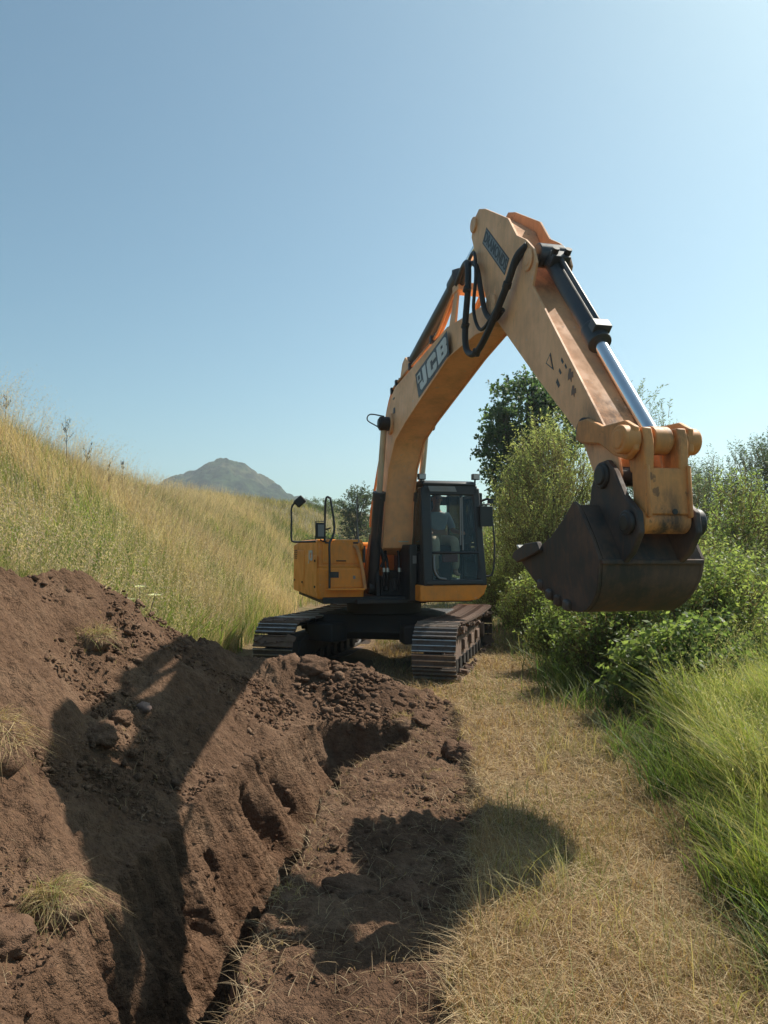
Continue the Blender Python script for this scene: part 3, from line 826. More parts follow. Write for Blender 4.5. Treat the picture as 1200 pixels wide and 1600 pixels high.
# hard pipes with clamps
def boom_pipe(l, off, r=.021):
    pts = [P(.02, l - .05, 2.25), P(.12, l - .05, 2.55), P(.52, l - .03, 3.2), P(.80, l, 3.72 + off), P(1.02, l, 4.05 + off), P(1.30, l, 4.27 + off), P(1.62, l, 4.35 + off), P(2.7, l, 4.45 + off), P(3.40, l, 4.53 + off), P(3.62, l, 4.60 + off), P(3.85, l, 4.72 + off), P(4.12, l, 4.86 + off), P(4.30, l, 4.90 + off)]
    b = MB(); b.tube(curve_pts(pts, 4), r, 8); return b.build('hydraulic_pipe', M['pipe'], boom)
boom_pipe(-.19, .0); boom_pipe(-.14, .02); boom_pipe(.15, .0); boom_pipe(.19, .02)
for f, z in ((1.35, 4.27), (1.62, 4.33), (2.35, 4.41), (3.35, 4.52)):
    for s in (-1, 1):
        b = MB(); b.box(P(f, s * .17, z), (.13, .06, .10), Matrix.Rotation(-.12, 3, 'X')); b.tube([P(f, s * .17, z + .03), P(f, s * .17, z + .085)], .014, 8); b.build('pipe_clamp', M['grime'], boom, .005)
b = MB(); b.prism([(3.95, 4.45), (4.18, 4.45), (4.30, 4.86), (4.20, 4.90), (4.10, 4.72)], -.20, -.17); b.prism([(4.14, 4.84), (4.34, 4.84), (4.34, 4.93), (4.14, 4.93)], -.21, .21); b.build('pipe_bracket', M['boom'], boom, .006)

# ---------- boom cylinders
for s in (-1, 1):
    l = s * .345 if s < 0 else .315
    a, g, e = P(.62, l, 1.28), P(.95, l, 2.76), P(1.40, l, 3.76)
    g = a + (e - a) * .595
    b = MB(); b.tube([a, g - (g - a).normalized() * .12], .088, 24); b.tube([g - (g - a).normalized() * .14, g], .102, 24); b.tube([a + Vector((-.07, 0, 0)), a + Vector((.07, 0, 0))], .11, 20)
    cy = b.build('boom_cylinder', M['grey'], EXC, .008)
    b = MB(); b.tube([g, e], .048, 20); b.build('cylinder_rod', M['rod_worn'], cy)
    b = MB(); b.tube([e + Vector((-.075, 0, 0)), e + Vector((.075, 0, 0))], .105, 22); b.build('rod_eye', M['grime'], cy, .01)
    b = MB(); b.tube(curve_pts([a + Vector((s * .0, -.11, .3)), a + (g - a) * .6 + Vector((0, -.115, 0)), g + Vector((0, -.115, -.1))], 3), .018, 8)
    b.build('feed_pipe', M['grey'], cy)
    if s > 0:
        b = MB()
        for k in (0, 1): b.tube([P(.92, l - .02, 2.20 - .045 * k), P(.945, l - .02, 2.20 - .045 * k)], .018, 10)
        b.build('hose_fitting', M['fit'], cy)
b = MB(); b.tube(curve_pts([P(1.46, -.36, 3.86), P(1.36, -.55, 3.90), P(1.30, -.58, 3.82), P(1.36, -.44, 3.72)]), .010, 6); b.build('grease_line', M['rubber'], boom)

# ---------- arm cylinder along the top of the boom
a, e = P(1.74, 0, 4.60), P(4.80, 0, 5.42)
g = a + (e - a) * .70
b = MB(); b.tube([a, g - (e - a).normalized() * .2], .095, 26); b.tube([g - (e - a).normalized() * .24, g], .118, 26); b.tube([a + Vector((-.08, 0, 0)), a + Vector((.08, 0, 0))], .11, 20)
b.box(g - (e - a).normalized() * .12 + Vector((0, 0, .10)), (.12, .18, .10), Matrix.Rotation(.25, 3, 'X'))
ac = b.build('arm_cylinder', M['grey'], EXC, .008)
b = MB(); b.tube([g, e], .055, 22); b.build('cylinder_rod', M['chrome'], ac)
b = MB(); b.tube([e + Vector((-.08, 0, 0)), e + Vector((.08, 0, 0))], .11, 22); b.build('rod_eye', M['grime'], ac, .01)

# ---------- arm
ao = [(4.70, 5.30), (4.76, 5.46), (4.93, 5.52), (5.10, 5.45), (5.70, 5.09), (5.90, 4.84), (6.10, 4.72), (6.27, 4.57), (6.33, 4.42), (6.24, 4.24), (7.42, 2.80), (7.62, 2.55), (7.66, 2.40), (7.58, 2.29), (7.42, 2.28), (7.26, 2.48), (7.10, 2.74), (6.20, 3.48), (5.78, 3.84), (5.18, 4.36), (4.90, 4.90), (4.78, 5.14)]
core = [(4.84, 5.40), (5.10, 5.36), (5.62, 5.02), (5.88, 4.60), (6.14, 4.24), (7.38, 2.78), (7.56, 2.52), (7.52, 2.34), (7.44, 2.33), (7.30, 2.50), (7.12, 2.76), (6.22, 3.51), (5.80, 3.87), (5.21, 4.38), (4.94, 4.92)]
b = MB(); b.prism(core, -.155, .155)
arm = b.build('arm', M['arm'], EXC, .008)
for s in (-1, 1):
    b = MB(); b.prism(ao, s * .157, s * .180); b.build('side_plate', M['boom'] if s < 0 else M['arm'], arm, .004)  # near plate shares the boom's veil-paled paint
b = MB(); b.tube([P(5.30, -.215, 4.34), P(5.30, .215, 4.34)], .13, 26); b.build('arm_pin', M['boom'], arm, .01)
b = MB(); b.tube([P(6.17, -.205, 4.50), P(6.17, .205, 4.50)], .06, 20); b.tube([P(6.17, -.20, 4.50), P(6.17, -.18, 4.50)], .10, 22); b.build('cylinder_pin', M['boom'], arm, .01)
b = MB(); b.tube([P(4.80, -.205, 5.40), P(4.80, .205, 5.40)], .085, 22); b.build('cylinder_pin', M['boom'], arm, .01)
b = MB(); b.tube([P(7.20, -.23, 2.78), P(7.20, .23, 2.78)], .10, 24); b.build('link_pin', M['grime'], arm, .01)
# dealer plate near the top of the arm, text running down the arm
d0 = Vector((5.20, 0, 5.20)); d1 = Vector((5.71, 0, 4.72))
ud = P(d1.x, 0, d1.z) - P(d0.x, 0, d0.z)
wd = P(.68, 0, .73)
mid = P((d0.x + d1.x) / 2 - .07, -.1815, (d0.z + d1.z) / 2 - .07)
b = MB(); un = ud.normalized(); wn = (wd - un * wd.dot(un)).normalized(); hl = .40; hh = .085
c4 = [mid + un * sx_ * hl + wn * sy_ * hh for sx_, sy_ in ((-1, -1), (1, -1), (1, 1), (-1, 1))]
b.prism([(-v.y, v.z) for v in c4], -.1835, -.1805); b.build('dealer_plate', M['decal'], arm)
c4 = [mid + un * sx_ * (hl - .014) + wn * sy_ * (hh - .014) for sx_, sy_ in ((-1, -1), (1, -1), (1, 1), (-1, 1))]
b = MB(); b.prism([(-v.y, v.z) for v in c4], -.1845, -.1836); b.build('dealer_plate', M['decalgrey'], arm)
text_mesh('lettering', 'DRAMONDS', .155, M['decal'], mid + Vector((-.0042, 0, 0)), un, wn, arm, bold=.003, sx=.88)
# warning triangle and symbols lower on the arm
def arm_sym(poly, c, s, nm='warning_decal', mt=None, lay=0):
    m = MB(); m.prism([(c[0] + x * s, c[1] + y * s) for x, y in poly], -.1835 - lay, -.1805 - lay); return m.build(nm, mt or M['decal'], arm)
ua = Vector((.62, -.78)); wa = Vector((.78, .62))
def rot(poly): return [(ua.x * x + wa.x * y, ua.y * x + wa.y * y) for x, y in poly]
tri = rot([(-.5, .5), (.9, 0), (-.5, -.5)])
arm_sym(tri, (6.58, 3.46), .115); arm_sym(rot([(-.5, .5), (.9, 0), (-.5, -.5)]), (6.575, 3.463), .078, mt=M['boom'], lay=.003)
for q, sz in (((6.80, 3.42), .03), ((6.76, 3.34), .03), ((6.72, 3.25), .045), ((6.86, 3.36), .025)):
    arm_sym(rot([(-.9, .4), (.9, .3), (.8, -.4), (-.7, -.4)]), q, sz)
for q, sz in (((6.93, 3.27), .06), ((6.98, 3.13), .05)):
    arm_sym(rot([(-1, .5), (-.5, .9), (-.1, .5), (.3, 1), (1, .5), (.7, .1), (1.1, -.4), (.4, -.3), (.1, -.9), (-.5, -.4), (-.7, 0)]), q, sz * .9, 'worn_decal', M['rustpatch'])
# cover plate welded on the outer face near the cylinder mount
b = MB(); b.box(P(6.28, 0, 4.10), (.30, .015, .20), Matrix.Rotation(0.0, 3, 'X')); 

# ---------- bucket cylinder
a, e = P(6.17, 0, 4.50), P(7.83, 0, 2.62)
up = P(.75, 0, .66) * .105
a2 = a + up * .55
d = (e - a2).normalized(); g = a2 + d * 1.36
b = MB(); b.tube([a2 + d * .04, g - d * .18], .076, 26); b.tube([g - d * .20, g], .096, 26); b.tube([a2 + Vector((-.12, 0, 0)), a2 + Vector((.12, 0, 0))], .105, 22)
b.box(a2 + d * .20 + up * .75, (.17, .11, .11), Matrix.Rotation(.85, 3, 'X')); b.box(g - d * .1 + up * .8, (.15, .10, .10), Matrix.Rotation(.85, 3, 'X'))
b.tube([a2 + d * .2 + up * 1.0, g - d * .1 + up * 1.0], .022, 10)
bc = b.build('bucket_cylinder', M['grey'], EXC, .008)
b = MB(); b.tube([g, e], .052, 24); b.build('cylinder_rod', M['chrome'], bc)
b = MB(); b.tube([e + Vector((-.07, 0, 0)), e + Vector((.07, 0, 0))], .10, 22); b.build('rod_eye', M['link'], bc, .01)
b = MB()
for k in (0, 1): b.tube([a2 + d * .2 + up * 1.05 + Vector((.06 - .12 * k, 0, 0)), a2 + d * .2 + up * 1.75 + Vector((.06 - .12 * k, 0, 0))], .032, 10)
b.build('hose_fitting', M['grime'], bc)

# ---------- linkage
for s in (-1, 1):
    l0, l1 = sorted((s * .185, s * .235))
    b = MB(); b.prism([(7.10, 2.72), (7.14, 2.86), (7.28, 2.86), (7.50, 2.765), (7.80, 2.76), (7.92, 2.70), (7.92, 2.54), (7.82, 2.48), (7.66, 2.53), (7.46, 2.64), (7.20, 2.68)], l0, l1)
    b.build('tipping_link', M['link'], EXC, .012)
b = MB(); pp = P(7.83, 0, 2.62)
for l0, l1 in ((-.30, -.175), (.175, .30)): b.tube([pp + Vector((l0, 0, 0)), pp + Vector((l1, 0, 0))], .100 if l0 < 0 else .094, 26)
b.tube([pp + Vector((-.31, 0, 0)), pp + Vector((.31, 0, 0))], .07, 20)
b.build('link_pin', M['link'], EXC, .012)
# H link: two bars at the top, plate below, round boss at the foot
b = MB()
for l0, l1 in ((-.17, -.095), (.095, .17)):
    b.prism([(7.74, 2.70), (7.92, 2.70), (7.95, 2.60), (7.94, 2.40), (7.76, 2.40), (7.72, 2.60)], l0, l1)
b.prism([(7.78, 2.42), (7.94, 2.42), (7.955, 2.10), (7.80, 2.10)], -.17, .17)
for l in (-.165, .15): b.prism([(7.93, 2.44), (7.965, 2.44), (7.985, 2.08), (7.94, 2.08)], l, l + .025)
b.tube([P(7.86, -.185, 2.06), P(7.86, .185, 2.06)], .088, 28)
hl = b.build('bucket_link', M['link'], EXC, .012)
b = MB(); b.tube([P(7.985, .03, 2.12), P(7.975, .03, 2.12)], .02, 10); b.build('grease_hole', M['grime'], hl)

# ---------- bucket
side = [(7.40, 2.22), (7.22, 2.08), (7.02, 1.96), (6.85, 1.90), (6.66, 1.88), (6.50, 1.84), (6.45, 1.79), (6.60, 1.68), (6.80, 1.55), (7.02, 1.455), (7.25, 1.41), (7.46, 1.42), (7.62, 1.51), (7.72, 1.64), (7.76, 1.80), (7.66, 1.95), (7.54, 2.10), (7.46, 2.19)]
wi = lambda f, z: .405 if z > 1.7 else .405 - (1.7 - z) * .16
shell = side[6:15]
shell = [(-q.y, q.z) for q in curve_pts([P(f, 0, z) for f, z in shell], 4)] + side[15:]
side = side[:6] + shell
b = MB()
# wrapper: a thick curved plate from lip to hinge
n = len(shell); inn = []
for i in range(n):
    p0 = Vector(shell[max(i - 1, 0)]); p2 = Vector(shell[min(i + 1, n - 1)]); e_ = (p2 - p0).normalized(); inn.append((shell[i][0] - e_.y * .03, shell[i][1] + e_.x * .03))
vs = []
for pts in (shell, inn):
    for s in (-1, 1):
        vs += [P(f, s * (wi(f, z) - .02), z) for f, z in pts]
fs = []
for i in range(n - 1):
    fs += [(i, i + 1, n + i + 1, n + i), (2 * n + i, 3 * n + i, 3 * n + i + 1, 2 * n + i + 1), (i, 2 * n + i, 2 * n + i + 1, i + 1), (n + i, n + i + 1, 3 * n + i + 1, 3 * n + i)]
fs += [(0, n, 3 * n, 2 * n), (n - 1, 3 * n - 1, 4 * n - 1, 2 * n - 1)]
b.add(vs, fs)
bucket = b.build('bucket', M['bucket'], EXC, angle=50)
for s in (-1, 1):
    b = MB(); b.prism(side, [s * (wi(f, z) - .018) for f, z in side], [s * (wi(f, z) + .012) for f, z in side]); b.build('side_plate', M['bucket'], bucket, .006)
    b = MB(); b.prism([(6.85, 1.93), (6.62, 1.915), (6.40, 1.845), (6.36, 1.80), (6.46, 1.76), (6.66, 1.80), (6.90, 1.86)], s * .41, s * .455); b.build('side_cutter', M['wear'] if s > 0 else M['bucket'], bucket, .008)
    for f, z in ((6.80, 1.585), (6.95, 1.515), (7.09, 1.475), (7.24, 1.45)):
        b = MB(); b.box(P(f, s * .388, z), (.06, .08, .085), Matrix.Rotation(.2, 3, 'X')); b.build('heel_shroud', M['steel'], bucket, .02)
    # ears carrying the two pins
    l0, l1 = s * .195, s * .245
    b = MB(); b.prism([(7.40, 1.96), (7.30, 2.12), (7.36, 2.34), (7.46, 2.50), (7.58, 2.51), (7.68, 2.42), (7.80, 2.24), (7.96, 2.12), (7.98, 1.98), (7.88, 1.84), (7.76, 1.76), (7.60, 1.90)], l0, l1); b.build('hinge_ear', M['bucket'], bucket, .012)
b = MB()
for k in range(5):
    l = -.34 + .17 * k
    ux = Vector((-.83, .56)); base = Vector((6.50, 1.755)); nn = Vector((.56, .83))
    pr = [base + nn * .035, base + ux * .12 + nn * .035, base + ux * .27 + nn * .004, base + ux * .28 - nn * .010, base + ux * .12 - nn * .05, base - nn * .04]
    t = MB(); t.prism([tuple(p) for p in pr], [l - .045, l - .042, l - .03, l - .03, l - .042, l - .045], [l + .045, l + .042, l + .03, l + .03, l + .042, l + .045]); t.build('tooth', M['wear'], bucket, .006)
b = MB(); b.tube([P(7.53, -.285, 2.40), P(7.53, .285, 2.40)], .07, 20); b.tube([P(7.53, -.27, 2.40), P(7.53, -.235, 2.40)], .095, 22); b.tube([P(7.53, .235, 2.40), P(7.53, .29, 2.40)], .115, 22); b.build('bucket_pin', M['grime'], bucket, .012)
b = MB(); b.tube([P(7.86, -.29, 2.05), P(7.86, .29, 2.05)], .06, 20); b.tube([P(7.86, -.28, 2.05), P(7.86, -.24, 2.05)], .085, 22); b.tube([P(7.86, .24, 2.05), P(7.86, .30, 2.05)], .10, 22); b.build('bucket_pin', M['grime'], bucket, .012)
b = MB(); b.box(P(7.768, 0, 1.78), (.80, .03, .035)); b.build('wear_strip', M['bucket'], bucket, .008)

# ---------- hoses at the boom head
def hose(pts, r, name='hydraulic_hose'):
    b = MB(); b.tube(curve_pts(pts, 7), r, 10); return b.build(name, M['rubber'], EXC)
hose([P(4.28, -.20, 4.92), P(4.62, -.24, 5.00), P(4.88, -.29, 4.92), P(4.96, -.32, 4.62), P(4.90, -.33, 4.25), P(4.94, -.33, 3.98), P(5.22, -.33, 3.88), P(5.55, -.31, 4.05), P(5.88, -.27, 4.36), P(6.02, -.23, 4.58), P(6.13, -.17, 4.66)], .034)
hose([P(4.28, -.15, 4.90), P(4.70, -.22, 4.98), P(5.02, -.25, 4.86), P(5.20, -.27, 4.55), P(5.30, -.26, 4.28), P(5.50, -.25, 4.14), P(5.70, -.24, 4.18)], .028)
hose([P(4.28, .15, 4.92), P(4.66, .22, 4.99), P(4.92, .25, 4.84), P(5.05, .25, 4.55), P(5.10, .22, 4.35)], .028)

hose([P(4.26, -.12, 4.93), P(4.70, -.20, 5.06), P(5.00, -.26, 5.00), P(5.14, -.30, 4.70), P(5.10, -.31, 4.35), P(5.28, -.30, 4.10), P(5.60, -.28, 4.20), P(5.90, -.24, 4.45), P(6.10, -.19, 4.62)], .018)
hose([P(4.30, .17, 4.92), P(4.72, .23, 5.03), P(5.02, .26, 4.90), P(5.12, .27, 4.50), P(5.30, .26, 4.15), P(5.65, .24, 4.22), P(6.0, .21, 4.5), P(6.12, .17, 4.62)], .022)
for f, z in ((4.96, 4.62), (4.90, 4.25), (5.22, 3.88), (5.88, 4.36)):
    b = MB(); b.tube([P(f - .02, -.33 if f < 5.5 else -.27, z - .02), P(f + .02, -.33 if f < 5.5 else -.27, z + .02)], .042, 10); b.build('hose_sleeve', M['dark'], EXC)

# ---------- cab
CL0, CL1 = .22, 1.235
def fr(z): return 1.55 - (z - 1.33) * .09     # raked front
b = MB()
b.box(P(.66, .727, 1.36), (1.01, 1.70, .06))                      # floor
for l, w in ((.30, .155), (1.165, .135)):                         # front posts
    b.prism([(fr(1.33), 1.33), (fr(2.82), 2.82), (fr(2.82) - .14, 2.82), (fr(1.33) - .14, 1.33)], l - w / 2 if l < 1 else [l - w / 2 + .02, l - w / 2 - .05, l - w / 2 - .05, l - w / 2 + .02], l + w / 2 if l < 1 else [l + w / 2, l + w / 2 - .07, l + w / 2 - .07, l + w / 2])
for l in (CL0 + .03, CL1 - .04): b.box(P(-.12, l, 2.1), (.07, .12, 1.45))
for l in (CL0 + .03, CL1 - .06): b.box(P(.55, l, 2.1), (.05, .07, 1.45))
b.box(P(-.14, .73, 1.62), (1.0, .06, .52)); b.box(P(-.14, .73, 2.72), (1.0, .06, .16))
b.box(P(.6, CL0 + .02, 1.60), (.04, 1.6, .46))
b.prism([(fr(1.33) + .01, 1.34), (fr(1.4) + .01, 1.42), (fr(1.4) - .05, 1.42), (fr(1.33) - .05, 1.34)], .26, 1.16)
b.prism([(fr(2.70), 2.70), (fr(2.86), 2.86), (fr(2.86) - .1, 2.86), (fr(2.70) - .1, 2.70)], .26, 1.13)
b.prism([(fr(1.80) + .005, 1.805), (fr(1.84) + .005, 1.845), (fr(1.84) - .04, 1.845), (fr(1.8) - .04, 1.805)], .37, 1.13)
b.prism([(fr(1.42), 1.42), (fr(1.64), 1.64), (fr(1.64) - .04, 1.64), (fr(1.42) - .04, 1.42)], [1.06, 1.12, 1.12, 1.06], 1.16)
cab = b.build('cab', M['black'], EXC, .02)
b = MB(); b.prism([(1.40, 2.84), (1.44, 2.86), (1.40, 2.91), (1.25, 2.935), (-.05, 2.935), (-.16, 2.90), (-.16, 2.84)], CL0 + .02, CL1 - .12); b.build('roof', M['black'], cab, .03, 3)
b = MB(); b.prism([(fr(2.76) + .012, 2.752), (fr(2.84) + .012, 2.835), (fr(2.84) + .004, 2.835), (fr(2.76) + .004, 2.752)], [.36, .33, .33, .36], [.79, .76, .76, .79]); b.build('visor', M['decalgrey'], cab, .004)
def pane(z0, z1, l0, l1, nm='window'):
    m = MB(); m.prism([(fr(z0) - .02, z0), (fr(z1) - .02, z1), (fr(z1) - .026, z1), (fr(z0) - .026, z0)], l0, l1); return m.build(nm, M['glass'], cab)
pane(1.845, 2.70, .378, 1.11); pane(1.42, 1.805, .378, 1.115)
for f0, f1, l, z0, z1 in ((.58, 1.36, CL0 + .02, 1.85, 2.8), (-.08, .52, CL0 + .02, 1.85, 2.8), (-.08, .52, CL1 - .06, 1.45, 2.8)):
    m = MB(); m.box(P((f0 + f1) / 2, l, (z0 + z1) / 2), (.006, f1 - f0, z1 - z0)); m.build('window', M['glass'], cab)
m = MB(); m.box(P(-.14, .73, 2.26), (.86, .006, .76)); m.build('window', M['glass'], cab)
m = MB()      # door frame on the outer side
for f in (.60, 1.34): m.box(P(f, CL1 - .03, 2.05), (.05, .06, 1.36))
for z in (1.42, 1.95, 2.72): m.box(P(.97, CL1 - .03, z), (.05, .8, .06))
door = m.build('door', M['black'], cab, .012)
m = MB(); m.box(P(.97, CL1 - .03, 2.34), (.006, .68, .70)); m.build('window', M['glass'], door)
m = MB(); m.box(P(.97, CL1 - .03, 1.68), (.006, .68, .46)); m.build('window', M['glass'], door)
m = MB(); m.tube([P(1.25, CL1, 1.88), P(1.25, CL1 + .05, 1.90), P(1.10, CL1 + .05, 1.90), P(1.10, CL1, 1.88)], .012, 8); m.build('handle', M['dark'], door)
# wiper and grab post seen through the front glass
m = MB(); m.tube([P(fr(2.68), .87, 2.68), P(fr(2.25), .865, 2.25), P(fr(1.86), .86, 1.86)], .012, 8); m.box(P(fr(2.2) + .005, .83, 2.3), (.022, .012, .72)); m.build('wiper', M['decalgrey'], cab)
# interior
m = MB()
m.box(P(.42, .78, 1.88), (.50, .52, .13)); m.prism([(.22, 1.86), (.10, 2.50), (.0, 2.50), (.08, 1.86)], .55, 1.01); m.box(P(.45, .78, 1.58), (.36, .40, .42)); m.box(P(.04, .78, 2.58), (.28, .09, .18))
m.build('seat', M['seat'], cab, .03, 3)
for l in (.44, 1.10):
    m = MB(); m.box(P(.72, l, 1.86), (.13, .55, .22)); m.tube([P(.92, l, 1.95), P(.95, l, 2.10)], .012, 8); m.tube([P(.95, l, 2.08), P(.96, l, 2.20)], .024, 10); m.build('armrest_console', M['seat'], cab, .015)
m = MB(); m.box(P(1.22, 1.0, 2.02), (.20, .05, .10)); m.box(P(1.22, 1.06, 1.94), (.05, .05, .12)); m.build('monitor', M['black'], cab, .01)
m = MB(); m.box(P(1.30, .72, 1.74), (.24, .05, .12)); m.build('notice_plate', M['red'], cab, .006)
m = MB()
for l in (.62, .80): m.tube([P(1.05, l, 1.40), P(1.10, l, 1.60), P(1.08, l, 1.78)], .012, 8); m.box(P(1.12, l, 1.43), (.11, .22, .02))
m.build('pedals', M['dark'], cab)
m = MB(); m.tube(curve_pts([P(fr(1.8), .40, 1.78), P(fr(1.6), .40, 1.58), P(fr(1.46), .46, 1.46), P(fr(1.42), .58, 1.43)]), .014, 8); m.build('inner_rail', M['decalgrey'], cab)
# lights, mirrors, rails
for l, z in ((.25, 2.97), (1.12, 2.985)):
    m = MB(); m.box(P(1.36, l, z + .01), (.115, .08, .09)); m.tube([P(1.33, l, z - .10), P(1.34, l, z - .03)], .015, 8); wl = m.build('work_light', M['black'], cab, .012)
    m = MB(); m.box(P(1.402, l, z + .01), (.09, .008, .07)); m.build('lens', M['lamp'], wl)
m = MB(); m.box(P(1.50, 1.235, 2.38), (.20, .06, .31)); m.tube([P(1.45, 1.12, 2.52), P(1.50, 1.20, 2.56), P(1.50, 1.30, 2.56)], .014, 8); mr = m.build('mirror', M['black'], cab, .02)
m = MB(); m.box(P(1.465, 1.235, 2.38), (.17, .006, .27)); m.build('mirror_glass', M['mirror'], mr)
m = MB(); m.tube(curve_pts([P(1.42, 1.22, 2.54), P(1.46, 1.33, 2.40), P(1.48, 1.37, 2.1), P(1.49, 1.37, 1.75), P(1.49, 1.33, 1.50), P(1.48, 1.20, 1.46)]), .014, 8); m.build('handrail', M['black'], cab)
m = MB(); m.tube([P(1.38, 1.20, 2.62), P(1.42, 1.30, 2.66), P(1.42, 1.36, 2.60)], .02, 8); m.box(P(1.42, 1.34, 2.62), (.07, .06, .08)); m.build('horn', M['black'], cab)

# machine-right rails and mirrors
m = MB(); m.tube(curve_pts([P(.92, -1.30, 1.995), P(.92, -1.48, 1.99), P(.92, -1.63, 1.99), P(.92, -1.67, 2.04), P(.92, -1.67, 2.3), P(.92, -1.67, 2.50), P(.93, -1.62, 2.58), P(.94, -1.56, 2.62)], 5), .015, 8); ma = m.build('mirror_arm', M['black'], EXC)
m = MB(); m.box(P(.95, -1.55, 2.60), (.16, .05, .13), Matrix.Rotation(-.75, 3, 'Y')); m1 = m.build('mirror', M['dark'], ma, .02)
m = MB(); m.box(P(.922, -1.55, 2.60), (.13, .006, .10), Matrix.Rotation(-.75, 3, 'Y')); m.build('mirror_glass', M['mirror'], m1)
m = MB()
m.tube(curve_pts([P(1.06, -1.11, 1.26), P(1.06, -1.11, 1.7), P(1.05, -1.11, 1.96), P(1.02, -1.05, 2.08), P(1.0, -1.03, 2.25), P(.99, -1.08, 2.60), P(.98, -1.10, 2.66), P(.94, -1.15, 2.64), P(.92, -1.16, 2.3), P(.90, -1.16, 2.0)], 5), .017, 8)
m.tube([P(1.02, -1.09, 2.20), P(.96, -1.15, 2.18)], .012, 8)
m.build('handrail', M['black'], EXC)
m = MB(); m.box(P(.98, -1.24, 2.16), (.13, .05, .24)); m.tube([P(.97, -1.24, 2.02), P(.95, -1.20, 2.0), P(.93, -1.14, 2.0)], .012, 8); m.tube([P(.98, -1.31, 2.02), P(.98, -1.31, 2.30), P(.98, -1.18, 2.30)], .009, 6); mr = m.build('mirror', M['black'], EXC, .012)
m = MB(); m.box(P(1.012, -1.235, 2.16), (.09, .01, .18)); m.build('mirror_glass', M['decalgrey'], mr)
m = MB(); m.tube(curve_pts([P(1.06, -.56, 1.27), P(1.02, -.60, 1.6), P(.98, -.66, 1.86), P(.93, -.70, 1.93), P(.88, -.70, 1.86)]), .028, 8); m.build('handrail', M['link'], EXC)
m = MB(); m.tube([P(.90, -.60, 1.75), P(.91, -.65, 2.25)], .009, 6); m.tube([P(.91, -.65, 2.25), P(.91, -.665, 2.52), P(.91, -.66, 2.72)], .006, 6); m.build('aerial', M['decalgrey'], EXC)
m = MB(); m.tube([P(.92, -.62, 1.92), P(.90, -.58, 1.92)], .06, 14); m.tube([P(.92, -.63, 1.80), P(.92, -.60, 1.80)], .045, 12); m.build('fuel_cap', M['yellow'], EXC, .006)

# ------------------------------------------------------------------ operator in the cab
def skin_obj(name, verts, edges, radii, mat, parent, sub=2):
    me = bpy.data.meshes.new(name); me.from_pydata([tuple(v) for v in verts], edges, []); me.materials.append(mat)
    o = bpy.data.objects.new(name, me); COL.objects.link(o)
    if parent: o.parent = parent
    sk = o.modifiers.new('skin', 'SKIN'); sk.use_smooth_shade = True
    for i, d in enumerate(me.skin_vertices[0].data):
        r = radii[i]; d.radius = r if isinstance(r, tuple) else (r, r); d.use_root = (i == 0)
    ss = o.modifiers.new('sub', 'SUBSURF'); ss.levels = sub; ss.render_levels = sub
    return o
seat_w = EXC.matrix_world if False else Matrix.Translation((0, 12.9, 0)) @ Matrix.Rotation(R(14), 4, 'Z')
MAN = empty('person', seat_w @ P(.42, .78, 1.94), R(14))
tag(MAN, 'seated man in grey shirt and khaki trousers behind the cab glass', 'person')
def Q(f, l, z): return Vector((l, -f, z))
V_ = []; E_ = []; R_ = []
def chain(pts, root=None):
    prev = root
    for p, r in pts:
        V_.append(p); R_.append(r); i = len(V_) - 1
        if prev is not None: E_.append((prev, i))
        prev = i
    return prev
pel = chain([(Q(0, 0, .08), (.15, .12))])
ch = chain([(Q(.02, 0, .26), (.14, .105)), (Q(.03, 0, .44), (.165, .115)), (Q(.02, 0, .54), (.10, .085)), (Q(.03, 0, .61), .055)], pel)
chest = ch - 2
hd = chain([(Q(.05, 0, .68), .058), (Q(.055, 0, .75), (.078, .095)), (Q(.045, 0, .82), (.076, .092)), (Q(.03, 0, .865), .05)], ch)
hands = []
for s in (-1, 1):
    sh = chain([(Q(.02, s * .19, .49), .062), (Q(.10, s * .235, .34), .050), (Q(.16, s * .245, .24), .044), (Q(.30, s * .26, .22), .038), (Q(.42, s * .27, .21), .028), (Q(.47, s * .27, .215), (.030, .018)), (Q(.515, s * .27, .215), (.034, .016))], chest)
    for k in range(4):
        y = s * .27 + (k - 1.5) * .018
        chain([(Q(.535, y, .215), .0095), (Q(.56, y, .205 - .004 * k), .009), (Q(.565, y, .18), .0085), (Q(.548, y, .168), .008)], sh)
    chain([(Q(.485, s * .27 - s * .032, .205), .011), (Q(.51, s * .27 - s * .045, .19), .010), (Q(.535, s * .27 - s * .04, .18), .009)], sh - 1)
    chain([(Q(.12, s * .11, .06), .098), (Q(.30, s * .15, .08), .082), (Q(.45, s * .16, .08), .066), (Q(.50, s * .165, -.08), .060), (Q(.50, s * .165, -.28), .048), (Q(.48, s * .165, -.42), .04), (Q(.55, s * .165, -.455), (.042, .03)), (Q(.64, s * .17, -.465), (.04, .022))], pel)
skin_obj('body', V_, E_, R_, M['skin'], MAN)
# clothing: shells over trunk and arms, hips and legs
V_, E_, R_ = [], [], []
t0 = chain([(Q(.0, 0, .12), (.165, .135)), (Q(.02, 0, .27), (.158, .122)), (Q(.03, 0, .44), (.182, .13)), (Q(.02, 0, .535), (.115, .098))])
for s in (-1, 1): chain([(Q(.02, s * .19, .49), .074), (Q(.10, s * .235, .34), .062), (Q(.16, s * .245, .245), .056)], t0 - 1)
skin_obj('shirt', V_, E_, R_, M['shirt'], MAN)
V_, E_, R_ = [], [], []
t0 = chain([(Q(0, 0, .07), (.168, .132))])
for s in (-1, 1): chain([(Q(.12, s * .11, .06), .112), (Q(.30, s * .15, .08), .094), (Q(.45, s * .16, .085), .080), (Q(.505, s * .165, -.08), .074), (Q(.50, s * .165, -.28), .064), (Q(.485, s * .165, -.40), .06)], t0)
skin_obj('trousers', V_, E_, R_, M['trouser'], MAN)
